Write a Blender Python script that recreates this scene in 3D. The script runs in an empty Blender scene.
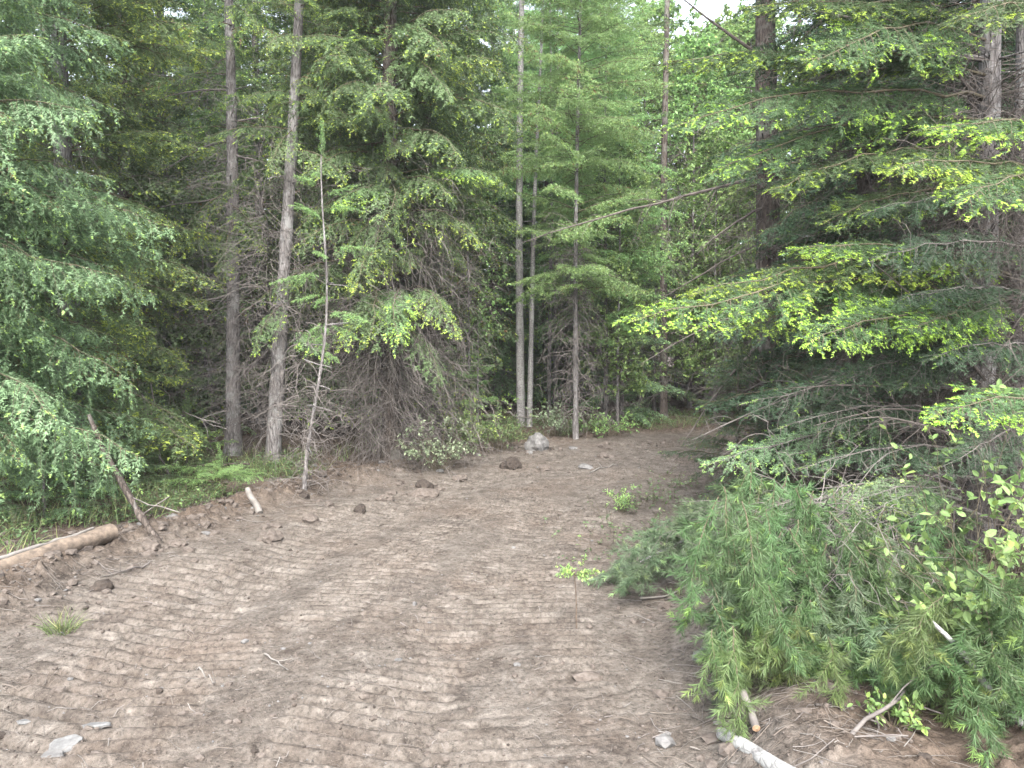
import bpy, bmesh, math
import numpy as np
from mathutils import Vector, Matrix

R = np.random.default_rng
SC = bpy.context.scene
COL = SC.collection
PI = math.pi
F_PX, CAM_H, PITCH = 760.0, 1.8, math.radians(2.56)

# ---------------------------------------------------------------- camera helpers
FWD = np.array([0, math.cos(PITCH), -math.sin(PITCH)])
UPV = np.array([0, math.sin(PITCH), math.cos(PITCH)])
EYE = np.array([0, 0, CAM_H])


def pt(px, py, Y):
    """world point on the sight line of a photo pixel, Y metres down the road"""
    d = FWD + np.array([1, 0, 0]) * (px - 512) / F_PX + UPV * (384 - py) / F_PX
    return EYE + d * (Y / d[1])


def gx(px, Y):
    return (px - 512) / F_PX * Y


# ---------------------------------------------------------------- noise
_P = R(7).permutation(256)
_P = np.concatenate([_P, _P, _P])
_G = R(8).uniform(0, 2 * PI, 256)


def noise2(x, y):
    xi, yi = np.floor(x).astype(int), np.floor(y).astype(int)
    xf, yf = x - xi, y - yi
    u, v = xf * xf * xf * (xf * (xf * 6 - 15) + 10), yf * yf * yf * (yf * (yf * 6 - 15) + 10)

    def g(ix, iy, dx, dy):
        a = _G[_P[(_P[ix & 255] + iy) & 255]]
        return np.cos(a) * dx + np.sin(a) * dy
    n00, n10 = g(xi, yi, xf, yf), g(xi + 1, yi, xf - 1, yf)
    n01, n11 = g(xi, yi + 1, xf, yf - 1), g(xi + 1, yi + 1, xf - 1, yf - 1)
    return (n00 + u * (n10 - n00)) * (1 - v) + (n01 + u * (n11 - n01)) * v


def sstep(a, b, x):
    t = np.clip((x - a) / (b - a), 0, 1)
    return t * t * (3 - 2 * t)


# ---------------------------------------------------------------- terrain
_ctrl = np.array([(-1.35, -40), (-1.33, -8), (-1.32, 1), (-1.30, 3.3), (-1.16, 5.0), (-.93, 6.5), (-.48, 8.0), (.22, 9.8), (1.45, 11.9),
                  (3.2, 13.6), (5.6, 14.9), (9, 16.0), (16, 17.5), (40, 20)], float)


def _catmull(c, n=8):
    out = []
    for i in range(len(c) - 1):
        p0, p1, p2, p3 = c[max(i - 1, 0)], c[i], c[i + 1], c[min(i + 2, len(c) - 1)]
        for k in range(n):
            t = k / n
            out.append(.5 * (2 * p1 + (p2 - p0) * t + (2 * p0 - 5 * p1 + 4 * p2 - p3) * t * t + (3 * p1 - p0 - 3 * p2 + p3) * t ** 3))
    out.append(c[-1])
    return np.array(out)


PATH = _catmull(_ctrl)
_seg = PATH[1:] - PATH[:-1]
_len = np.linalg.norm(_seg, axis=1)
_cum = np.concatenate([[0], np.cumsum(_len)])


def road_sd(x, y):
    """distance along the road and signed offset from its centre line (minus = towards the far-side bank)"""
    x, y = np.atleast_1d(np.asarray(x, float)), np.atleast_1d(np.asarray(y, float))
    best = np.full(x.shape, 1e9)
    s = np.zeros(x.shape)
    d = np.zeros(x.shape)
    for i in range(len(_seg)):
        dx, dy = x - PATH[i, 0], y - PATH[i, 1]
        ux, uy = _seg[i] / _len[i]
        t = np.clip(dx * ux + dy * uy, 0, _len[i])
        ex, ey = dx - t * ux, dy - t * uy
        q = ex * ex + ey * ey
        m = q < best
        best = np.where(m, q, best)
        s = np.where(m, _cum[i] + t, s)
        d = np.where(m, np.sign(dx * uy - dy * ux) * np.sqrt(q), d)
    return s, d


HW_L, HW_R = 2.1, 2.12


def terrain(x, y, fine=True):
    x, y = np.atleast_1d(np.asarray(x, float)), np.atleast_1d(np.asarray(y, float))
    s, d = road_sd(x, y)
    edge = d + .22 * noise2(x * .9 + 3, y * .9) + .08 * noise2(x * 3.1, y * 3.1 + 9)
    left = sstep(HW_L, HW_L + .5, -edge)
    right = sstep(HW_R - .05, HW_R + .55, edge)
    on = 1 - np.maximum(left, right)
    z = .05 * noise2(x * .45, y * .45) + .03 * noise2(x * 1.1 + 5, y * 1.1)
    # ruts
    z = z - on * .035 * (np.exp(-((d + 1.05) / .38) ** 2) + np.exp(-((d - .85) / .38) ** 2))
    # banks
    berm = np.exp(-((-edge - HW_L - .38) / .34) ** 2)
    fade = 1 - .7 * sstep(9, 13.5, y)
    z = z + left * .09 * fade + berm * (.06 + .13 * noise2(x * 1.3 + 20, y * 1.3)) * fade + left * .02 * np.clip(-d - 3, 0, 14)
    z = z + right * (.17 - .10 * sstep(8, 13, y)) + np.exp(-((edge - HW_R - .5) / .3) ** 2) * .07 + right * .015 * np.clip(d - 3, 0, 14)
    if not fine:
        return z
    rough = .55 + .45 * np.maximum(left, right) + 1.1 * berm
    tread, dens = 0, 0
    for off, w, sp, amp, ph, sl in ((-1.5, .44, .125, .034, 0, .05), (-.75, .42, .11, .034, 2, -.12), (-.12, .28, .098, .036, 1, .0), (.5, .44, .115, .034, 4, .09),
                                    (1.2, .42, .108, .032, 3, -.06), (-1.05, .3, .13, .03, 8, .2), (.85, .24, .10, .022, 6, -.2)):
        dd = d - off - .10 * np.sin(s * .25 + ph) - .05 * noise2(s * .8 + ph, s * 0 + ph)
        band = (1 - sstep(w * .85, w, np.abs(dd))) * on
        patch = sstep(-.03, .16, noise2(x * .7 + ph * 7, y * .4 + ph * 3) + .10)
        wave = .5 + .5 * np.sin(2 * PI * (s + dd * sl * 1.1 + .007 * noise2(x * 2.2 + ph, y * 2.2)) / sp)
        bp = band * patch
        tread = tread * (1 - bp) + bp * amp * 2.1 * (wave ** .32 - .8) * (.75 + 1.1 * np.abs(noise2(x * 3.3 + ph, y * 3.3)))
        dens = np.maximum(dens, band * patch)
    z = z + tread
    rough = rough * (1 - .78 * dens) * (1 - .3 * on)
    z = z + rough * (.022 * noise2(x * 2.7, y * 2.7) + .016 * noise2(x * 6.3 + 4, y * 6.3))
    n1 = noise2(x * 13.0, y * 13.0 + 40)
    n2 = noise2(x * 27.0 + 11, y * 27.0)
    z = z + rough * (.016 * n1 + .013 * n2 + .009 * noise2(x * 51 + 7, y * 51)) + .003 * noise2(x * 44 + 17, y * 60)
    lump = sstep(.18, .5, noise2(x * 8.0 + 60, y * 8.0)) * sstep(.0, .3, noise2(x * 1.7, y * 1.7 + 77) + .12)
    lump2 = sstep(.15, .45, noise2(x * 15.0 + 160, y * 15.0 + 31)) * np.maximum(sstep(.05, .3, noise2(x * 1.1 + 13, y * 1.1 + 7)), np.maximum(1.6 * berm, .8 * right))
    z = z + lump * .03 * rough + lump2 * .026 * (1 - .6 * on)
    return z


def gz(x, y):
    return float(terrain(x, y, False)[0])


def on_ground(px, py):
    """world point where the photo pixel meets the terrain"""
    Y = CAM_H * F_PX / max(py - 350, 4)
    for _ in range(14):
        p = pt(px, py, Y)
        Y += (p[2] - gz(p[0], p[1])) * Y / CAM_H * .8
    p = pt(px, py, Y)
    p[2] = gz(p[0], p[1])
    return p


# ---------------------------------------------------------------- materials
def mat(name, build):
    m = bpy.data.materials.new(name)
    m.use_nodes = True
    nt = m.node_tree
    nt.nodes.clear()
    out = nt.nodes.new('ShaderNodeOutputMaterial')

    def N(t, **kw):
        n = nt.nodes.new(t)
        for k, v in kw.items():
            if k in n.inputs.keys():
                n.inputs[k].default_value = v
            else:
                setattr(n, k, v)
        return n

    def Lk(a, b):
        nt.links.new(a, b)
    build(N, Lk, out)
    return m


def mixc(N, Lk, fac, a, b, blend='MIX'):
    n = N('ShaderNodeMix', data_type='RGBA', blend_type=blend)
    for sock, v in ((n.inputs[0], fac), (n.inputs[6], a), (n.inputs[7], b)):
        if hasattr(v, 'links') or hasattr(v, 'is_linked'):
            Lk(v, sock)
        elif isinstance(v, (int, float)):
            sock.default_value = v
        else:
            sock.default_value = (*v, 1)
    return n.outputs[2]


def ramp(N, Lk, fac, stops):
    n = N('ShaderNodeValToRGB')
    e = n.color_ramp.elements
    while len(e) < len(stops):
        e.new(.5)
    for q, (p, c) in zip(e, stops):
        q.position = p
        q.color = (*c, 1) if not isinstance(c, (int, float)) else (c, c, c, 1)
    Lk(fac, n.inputs[0])
    return n.outputs[0]


def leaf_mat(name, old, new, trans=.3, rough=.55, brown=(.16, .10, .05)):
    def b(N, Lk, out):
        tip = N('ShaderNodeAttribute', attribute_name='tip')
        rnd = N('ShaderNodeAttribute', attribute_name='rnd')
        oi = N('ShaderNodeObjectInfo')
        c = mixc(N, Lk, tip.outputs['Fac'], old, new)
        # shoot to shoot variation of the foliage colour
        v = N('ShaderNodeMapRange')
        v.inputs['To Min'].default_value, v.inputs['To Max'].default_value = .55, 1.25
        ov = N('ShaderNodeMath', operation='MULTIPLY_ADD')
        ov.inputs[1].default_value, ov.inputs[2].default_value = .4, .95
        Lk(rnd.outputs['Fac'], v.inputs['Value'])
        hs = N('ShaderNodeHueSaturation')
        Lk(c, hs.inputs['Color'])
        Lk(oi.outputs['Random'], ov.inputs[0])
        vm = N('ShaderNodeMath', operation='MULTIPLY')
        Lk(v.outputs[0], vm.inputs[0])
        Lk(ov.outputs[0], vm.inputs[1])
        Lk(vm.outputs[0], hs.inputs['Value'])
        h = N('ShaderNodeMapRange')
        h.inputs['To Min'].default_value, h.inputs['To Max'].default_value = .485, .515
        Lk(oi.outputs['Random'], h.inputs['Value'])
        Lk(h.outputs[0], hs.inputs['Hue'])
        br = N('ShaderNodeMath', operation='GREATER_THAN')
        br.inputs[1].default_value = .965
        Lk(rnd.outputs['Fac'], br.inputs[0])
        c2 = mixc(N, Lk, br.outputs[0], hs.outputs[0], brown)
        p = N('ShaderNodeBsdfPrincipled', Roughness=rough)
        p.inputs['Specular IOR Level'].default_value = .35
        Lk(c2, p.inputs['Base Color'])
        t = N('ShaderNodeBsdfTranslucent')
        Lk(c2, t.inputs['Color'])
        mx = N('ShaderNodeMixShader')
        mx.inputs[0].default_value = trans
        Lk(p.outputs[0], mx.inputs[1])
        Lk(t.outputs[0], mx.inputs[2])
        Lk(mx.outputs[0], out.inputs['Surface'])
    return mat(name, b)


def bark_mat(name, dark, mid, light, sc=1.0, lichen=None, bump=.6, stretch=.22):
    def b(N, Lk, out):
        tc = N('ShaderNodeTexCoord')
        mp = N('ShaderNodeMapping')
        mp.inputs['Scale'].default_value = (sc, sc, sc * stretch)
        Lk(tc.outputs['Object'], mp.inputs['Vector'])
        n1 = N('ShaderNodeTexNoise', Scale=38.0, Detail=6.0, Roughness=.65)
        Lk(mp.outputs[0], n1.inputs['Vector'])
        vo = N('ShaderNodeTexVoronoi', Scale=26.0, feature='DISTANCE_TO_EDGE')
        Lk(mp.outputs[0], vo.inputs['Vector'])
        c = ramp(N, Lk, n1.outputs['Fac'], ((.3, dark), (.52, mid), (.72, light)))
        crack = ramp(N, Lk, vo.outputs['Distance'], ((.0, .45), (.12, 1.0)))
        c = mixc(N, Lk, .8, c, crack, 'MULTIPLY')
        if lichen:
            n2 = N('ShaderNodeTexNoise', Scale=3.5, Detail=5.0, Roughness=.7)
            Lk(tc.outputs['Object'], n2.inputs['Vector'])
            f = ramp(N, Lk, n2.outputs['Fac'], ((.5, 0.0), (.63, .8)))
            c = mixc(N, Lk, f, c, lichen)
        p = N('ShaderNodeBsdfPrincipled', Roughness=.9)
        p.inputs['Specular IOR Level'].default_value = .15
        Lk(c, p.inputs['Base Color'])
        bp = N('ShaderNodeBump', Strength=bump, Distance=.02)
        ad = N('ShaderNodeMath', operation='ADD')
        Lk(n1.outputs['Fac'], ad.inputs[0])
        Lk(crack, ad.inputs[1])
        Lk(ad.outputs[0], bp.inputs['Height'])
        Lk(bp.outputs[0], p.inputs['Normal'])
        Lk(p.outputs[0], out.inputs['Surface'])
    return mat(name, b)


def ground_mat():
    def b(N, Lk, out):
        geo = N('ShaderNodeNewGeometry')
        road = N('ShaderNodeAttribute', attribute_name='road')

        def noise(scale, detail=6., rough=.6, dist=0.):
            n = N('ShaderNodeTexNoise', Scale=scale, Detail=detail, Roughness=rough, Distortion=dist)
            Lk(geo.outputs['Position'], n.inputs['Vector'])
            return n.outputs['Fac']
        a, bq, cq, fq = noise(.8, 5), noise(5.5, 8, .68, .6), noise(34, 6, .7), noise(120, 3, .6)
        dirt = ramp(N, Lk, bq, ((.26, (.031, .0255, .021)), (.40, (.061, .052, .044)), (.54, (.090, .079, .068)), (.70, (.134, .120, .105))))
        warm = mixc(N, Lk, ramp(N, Lk, a, ((.48, 0.), (.70, .5))), dirt, (.072, .054, .042))
        warm = mixc(N, Lk, ramp(N, Lk, noise(1.7, 4, .6, .8), ((.56, 0.), (.68, .6))), warm, (.036, .030, .026))
        speck = ramp(N, Lk, cq, ((.34, .42), (.48, 1.0), (.64, 1.4)))
        dirt2 = mixc(N, Lk, .85, warm, speck, 'MULTIPLY')
        chips = ramp(N, Lk, fq, ((.66, 0.), (.72, .7)))
        dirt3 = mixc(N, Lk, chips, dirt2, (.21, .19, .165))
        floor = ramp(N, Lk, bq, ((.3, (.030, .023, .018)), (.5, (.064, .049, .038)), (.7, (.10, .079, .062))))
        floor2 = mixc(N, Lk, .8, floor, speck, 'MULTIPLY')
        c = mixc(N, Lk, road.outputs['Fac'], floor2, dirt3)
        p = N('ShaderNodeBsdfPrincipled', Roughness=.95)
        p.inputs['Specular IOR Level'].default_value = .1
        Lk(c, p.inputs['Base Color'])
        s1 = N('ShaderNodeMath', operation='MULTIPLY_ADD')
        Lk(cq, s1.inputs[0])
        s1.inputs[1].default_value = 1.6
        Lk(fq, s1.inputs[2])
        bp = N('ShaderNodeBump', Strength=.9, Distance=.009)
        Lk(s1.outputs[0], bp.inputs['Height'])
        Lk(bp.outputs[0], p.inputs['Normal'])
        Lk(p.outputs[0], out.inputs['Surface'])
    return mat('packed_dirt', b)


def plain_mat(name, c1, c2, scale=30., rough=.9, bump=.4):
    def b(N, Lk, out):
        tc = N('ShaderNodeTexCoord')
        n = N('ShaderNodeTexNoise', Scale=scale, Detail=6., Roughness=.65)
        Lk(tc.outputs['Object'], n.inputs['Vector'])
        c = ramp(N, Lk, n.outputs['Fac'], ((.32, c1), (.68, c2)))
        p = N('ShaderNodeBsdfPrincipled', Roughness=rough)
        p.inputs['Specular IOR Level'].default_value = .2
        Lk(c, p.inputs['Base Color'])
        bp = N('ShaderNodeBump', Strength=bump, Distance=.01)
        Lk(n.outputs['Fac'], bp.inputs['Height'])
        Lk(bp.outputs[0], p.inputs['Normal'])
        Lk(p.outputs[0], out.inputs['Surface'])
    return mat(name, b)


M = dict(
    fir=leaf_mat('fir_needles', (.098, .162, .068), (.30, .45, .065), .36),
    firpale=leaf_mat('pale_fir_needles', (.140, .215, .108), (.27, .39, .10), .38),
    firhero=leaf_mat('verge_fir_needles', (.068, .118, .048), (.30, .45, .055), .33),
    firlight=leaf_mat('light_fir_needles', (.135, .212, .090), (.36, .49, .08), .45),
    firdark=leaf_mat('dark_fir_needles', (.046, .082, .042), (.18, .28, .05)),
    larch=leaf_mat('larch_needles', (.20, .335, .128), (.28, .42, .12), .5),
    pine=leaf_mat('pine_needles', (.060, .106, .040), (.15, .23, .06), .3),
    pineyellow=leaf_mat('yellow_pine_needles', (.078, .115, .040), (.16, .21, .06), .3),
    pinegrey=leaf_mat('grey_pine_needles', (.078, .115, .062), (.14, .20, .08), .3),
    leaf=leaf_mat('broad_leaves', (.160, .255, .088), (.29, .40, .11), .48),
    groundleaf=leaf_mat('ground_plant_leaves', (.062, .105, .042), (.13, .18, .06), .3),
    leafgrey=leaf_mat('grey_green_leaves', (.135, .185, .105), (.28, .34, .22), .35),
    grass=leaf_mat('grass_blades', (.085, .125, .046), (.20, .22, .09), .35),
    bark=bark_mat('grey_brown_bark', (.062, .057, .055), (.132, .123, .119), (.22, .212, .21), lichen=(.22, .222, .215)),
    barkpale=bark_mat('pale_grey_bark', (.10, .096, .094), (.205, .20, .195), (.30, .295, .285), sc=.7, stretch=1.6, bump=.3, lichen=(.26, .265, .25)),
    barkdark=bark_mat('dark_bark', (.03, .024, .021), (.07, .058, .05), (.13, .112, .098), lichen=(.12, .12, .105)),
    twig=plain_mat('dead_twig', (.058, .051, .047), (.150, .136, .126), 9.),
    twigdark=plain_mat('dark_dead_twig', (.045, .039, .035), (.115, .10, .09), 9.),
    twigpale=plain_mat('bleached_twig', (.085, .078, .071), (.17, .158, .145), 9.),
    twiglive=plain_mat('live_twig', (.05, .042, .028), (.095, .082, .055), 14.),
    litter=plain_mat('wood_litter', (.06, .048, .04), (.13, .112, .094), 3.),
    wood=plain_mat('weathered_log', (.05, .041, .034), (.165, .13, .10), 14., bump=1.),
    cut=plain_mat('fresh_cut_wood', (.25, .16, .10), (.36, .26, .17), 40.),
    rotwood=plain_mat('rotten_wood', (.035, .026, .02), (.11, .085, .066), 25.),
    log_end=plain_mat('weathered_cut_wood', (.15, .09, .055), (.27, .18, .115), 40.),
    stone=plain_mat('pale_stone', (.065, .065, .064), (.125, .125, .122), 30.),
    stonegrey=plain_mat('grey_stone', (.055, .054, .052), (.14, .136, .132), 14., bump=.8),
    soil=plain_mat('dark_soil', (.016, .013, .011), (.05, .04, .033), 30., bump=.9),
    clod=plain_mat('brown_clod', (.045, .036, .030), (.105, .09, .078), 30., bump=.9),
)
M['ground'] = ground_mat()


# ---------------------------------------------------------------- geometry collector (triangles only)
class Geo:
    def __init__(s):
        s.V, s.F, s.mi, s.tip, s.rnd, s.n = [], [], [], [], [], 0

    def add(s, V, F, mi=0, tip=0., rnd=.5):
        V, F = np.asarray(V, float).reshape(-1, 3), np.asarray(F, int).reshape(-1, 3)
        k = len(F)
        s.V.append(V)
        s.F.append(F + s.n)
        s.n += len(V)
        for lst, v, dt in ((s.mi, mi, np.int32), (s.tip, tip, np.float32), (s.rnd, rnd, np.float32)):
            lst.append(np.broadcast_to(np.asarray(v, dt), (k,)))
        return s

    def pack(s):
        if len(s.V) != 1:
            s.V, s.F = [np.concatenate(s.V)], [np.concatenate(s.F)]
            s.mi, s.tip, s.rnd = [np.concatenate(s.mi)], [np.concatenate(s.tip)], [np.concatenate(s.rnd)]
        return s

    def put(s, g, Mx, off, sc=1.0, rshift=0.):
        g.pack()
        s.add((g.V[0] * sc) @ Mx.T + off, g.F[0], g.mi[0], g.tip[0], np.clip(g.rnd[0] + rshift, 0, 1) if rshift else g.rnd[0])

    def mesh(s, name, mats):
        s.pack()
        V, F = s.V[0], s.F[0]
        me = bpy.data.meshes.new(name)
        me.vertices.add(len(V))
        me.vertices.foreach_set('co', V.astype(np.float32).ravel())
        me.loops.add(len(F) * 3)
        me.loops.foreach_set('vertex_index', F.astype(np.int32).ravel())
        me.polygons.add(len(F))
        me.polygons.foreach_set('loop_start', np.arange(0, len(F) * 3, 3, dtype=np.int32))
        for m in mats:
            me.materials.append(M[m])
        me.polygons.foreach_set('material_index', s.mi[0].astype(np.int32))
        me.update(calc_edges=True)
        me.polygons.foreach_set('use_smooth', (s.mi[0] > 0) if len(mats) > 1 else np.zeros(len(F), bool))
        for an, ar in (('tip', s.tip[0]), ('rnd', s.rnd[0])):
            at = me.attributes.new(an, 'FLOAT', 'FACE')
            at.data.foreach_set('value', ar.astype(np.float32))
        return me

    def obj(s, name, mats, parent=None, loc=(0, 0, 0), smooth=None):
        mats = [mats] if isinstance(mats, str) else mats
        me = s.mesh(name, mats)
        if smooth is not None:
            me.polygons.foreach_set('use_smooth', np.full(len(me.polygons), smooth))
        return link(name, me, parent, loc)


def link(name, me, parent=None, loc=(0, 0, 0)):
    o = bpy.data.objects.new(name, me)
    COL.objects.link(o)
    o.location = loc
    if parent is not None:
        o.parent = parent
    return o


def tag(o, label=None, cat=None, group=None, kind=None):
    for k, v in (('label', label), ('category', cat), ('group', group), ('kind', kind)):
        if v:
            o[k] = v
    return o


def thing(name, label, cat, loc=(0, 0, 0), group=None, rz=0.):
    o = bpy.data.objects.new(name, None)
    o.empty_display_size = .1
    COL.objects.link(o)
    o.location = loc
    o.rotation_euler = (0, 0, rz)
    return tag(o, label, cat, group)


# ---------------------------------------------------------------- vectorised shapes
def unit(v):
    return v / np.maximum(np.linalg.norm(v, axis=-1, keepdims=True), 1e-9)


def tubes(P, Rr, k=4, cap=False):
    """P (m,n,3) centre lines, Rr (m,n) radii -> verts, tris"""
    P = np.asarray(P, float)
    if P.ndim == 2:
        P, Rr = P[None], np.asarray(Rr, float)[None]
    m, n, _ = P.shape
    T = unit(np.gradient(P, axis=1))
    ref = np.where(np.abs(T[..., 2:3]) > .85, np.array([1., 0, 0]), np.array([0, 0, 1.]))
    # keep one reference per curve so that rings do not flip
    ref = np.broadcast_to(ref[:, n // 2:n // 2 + 1], T.shape)
    A = unit(np.cross(T, ref))
    B = np.cross(T, A)
    an = np.arange(k) * 2 * PI / k
    V = P[:, :, None] + np.asarray(Rr)[:, :, None, None] * (A[:, :, None] * np.cos(an)[:, None] + B[:, :, None] * np.sin(an)[:, None])
    base = (np.arange(m)[:, None, None] * n + np.arange(n - 1)[None, :, None]) * k
    i, j = np.arange(k)[None, None], (np.arange(k)[None, None] + 1) % k
    a, b, c, d = base + i, base + j, base + k + j, base + k + i
    F = np.concatenate([np.stack([a, b, c], -1).reshape(-1, 3), np.stack([a, c, d], -1).reshape(-1, 3)])
    V = V.reshape(-1, 3)
    if cap:
        nb = len(V)
        V = np.concatenate([V, P[:, 0], P[:, -1]])
        i1 = np.arange(k)
        j1 = (i1 + 1) % k
        for q in range(m):
            o0, o1 = q * n * k, (q * n + n - 1) * k
            F = np.concatenate([F, np.stack([np.full(k, nb + q), o0 + j1, o0 + i1], -1), np.stack([np.full(k, nb + m + q), o1 + i1, o1 + j1], -1)])
    return V, F


def wander(rng, base, dirs, length, n, wob=.25, grav=0., lift=0.):
    """random walk curves (m,n,3)"""
    base, dirs = np.atleast_2d(base), unit(np.atleast_2d(np.asarray(dirs, float)))
    m = len(base)
    length = np.broadcast_to(np.asarray(length, float), (m,))
    P = np.zeros((m, n, 3))
    P[:, 0] = base
    d = dirs.copy()
    for i in range(1, n):
        d = unit(d + rng.normal(0, wob, (m, 3)) + np.array([0, 0, -grav + lift * i / n]))
        P[:, i] = P[:, i - 1] + d * (length / (n - 1))[:, None]
    return P


def along(P, t):
    """points and tangents on one curve (n,3) at parameters t (0..1)"""
    n = len(P)
    u = np.clip(np.asarray(t), 0, .9999) * (n - 1)
    i = u.astype(int)
    f = (u - i)[:, None]
    return P[i] * (1 - f) + P[i + 1] * f, unit(P[i + 1] - P[i])


def along_m(P, ci, t):
    n = P.shape[1]
    u = np.clip(t, 0, .9999) * (n - 1)
    i = u.astype(int)
    f = (u - i)[:, None]
    return P[ci, i] * (1 - f) + P[ci, i + 1] * f, unit(P[ci, i + 1] - P[ci, i])


def frame(x, up=(0, 0, 1)):
    x = unit(np.asarray(x, float))
    y = unit(np.cross(np.asarray(up, float), x))
    z = np.cross(x, y)
    return np.stack([x, y, z], 1)


def needles(rng, base, dirs, nrm, slen, sp, nl, nw, tip, g, brush=False, ang=58., mi=0, newfrac=.5, cone=None):
    """needles along straight shoots: base,dirs,nrm (m,3), slen (m), tip (m) 0/1"""
    cnt = np.maximum((slen / sp + rng.random(len(slen))).astype(int), 1)
    idx = np.repeat(np.arange(len(base)), cnt)
    tot = len(idx)
    u = rng.random(tot)
    # end needles: keep some at the very end so that shoots finish in a point
    D = dirs[idx]
    side = unit(np.cross(nrm[idx], D))
    if brush:
        a = rng.uniform(0, 2 * PI, tot)
        out = side * np.cos(a)[:, None] + np.cross(D, side) * np.sin(a)[:, None]
    else:
        sgn = np.where(rng.random(tot) < .5, -1., 1.)[:, None]
        out = unit(side * sgn + nrm[idx] * rng.normal(.12, .35, (tot, 1)))
    th = np.radians(ang + rng.normal(0, 9, tot) - 30 * (u > .93))[:, None]
    nd = unit(D * np.cos(th) + out * np.sin(th))
    isnew = tip[idx] * (u > (1 - newfrac))
    L = nl * (.75 + .5 * rng.random(tot)) * (1 - .18 * isnew) * (1 - .35 * u)
    W = nw * (1 + .3 * isnew)
    b = base[idx] + D * (u * slen[idx])[:, None]
    wv = unit(np.cross(nd, np.where(rng.random((tot, 1)) < .7, np.cross(D, nd), D + 1e-3))) * (W * .5)[:, None] if np.ndim(W) else None
    V = np.stack([b - wv, b + wv, b + nd * L[:, None]], 1).reshape(-1, 3)
    F = np.arange(tot * 3).reshape(-1, 3)
    sr = rng.random(len(base))
    rnd = np.clip(sr[idx] * .75 + rng.random(tot) * .25, 0, .96)
    g.add(V, F, mi, isnew * (.65 + .35 * rng.random(tot)), rnd)


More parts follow.
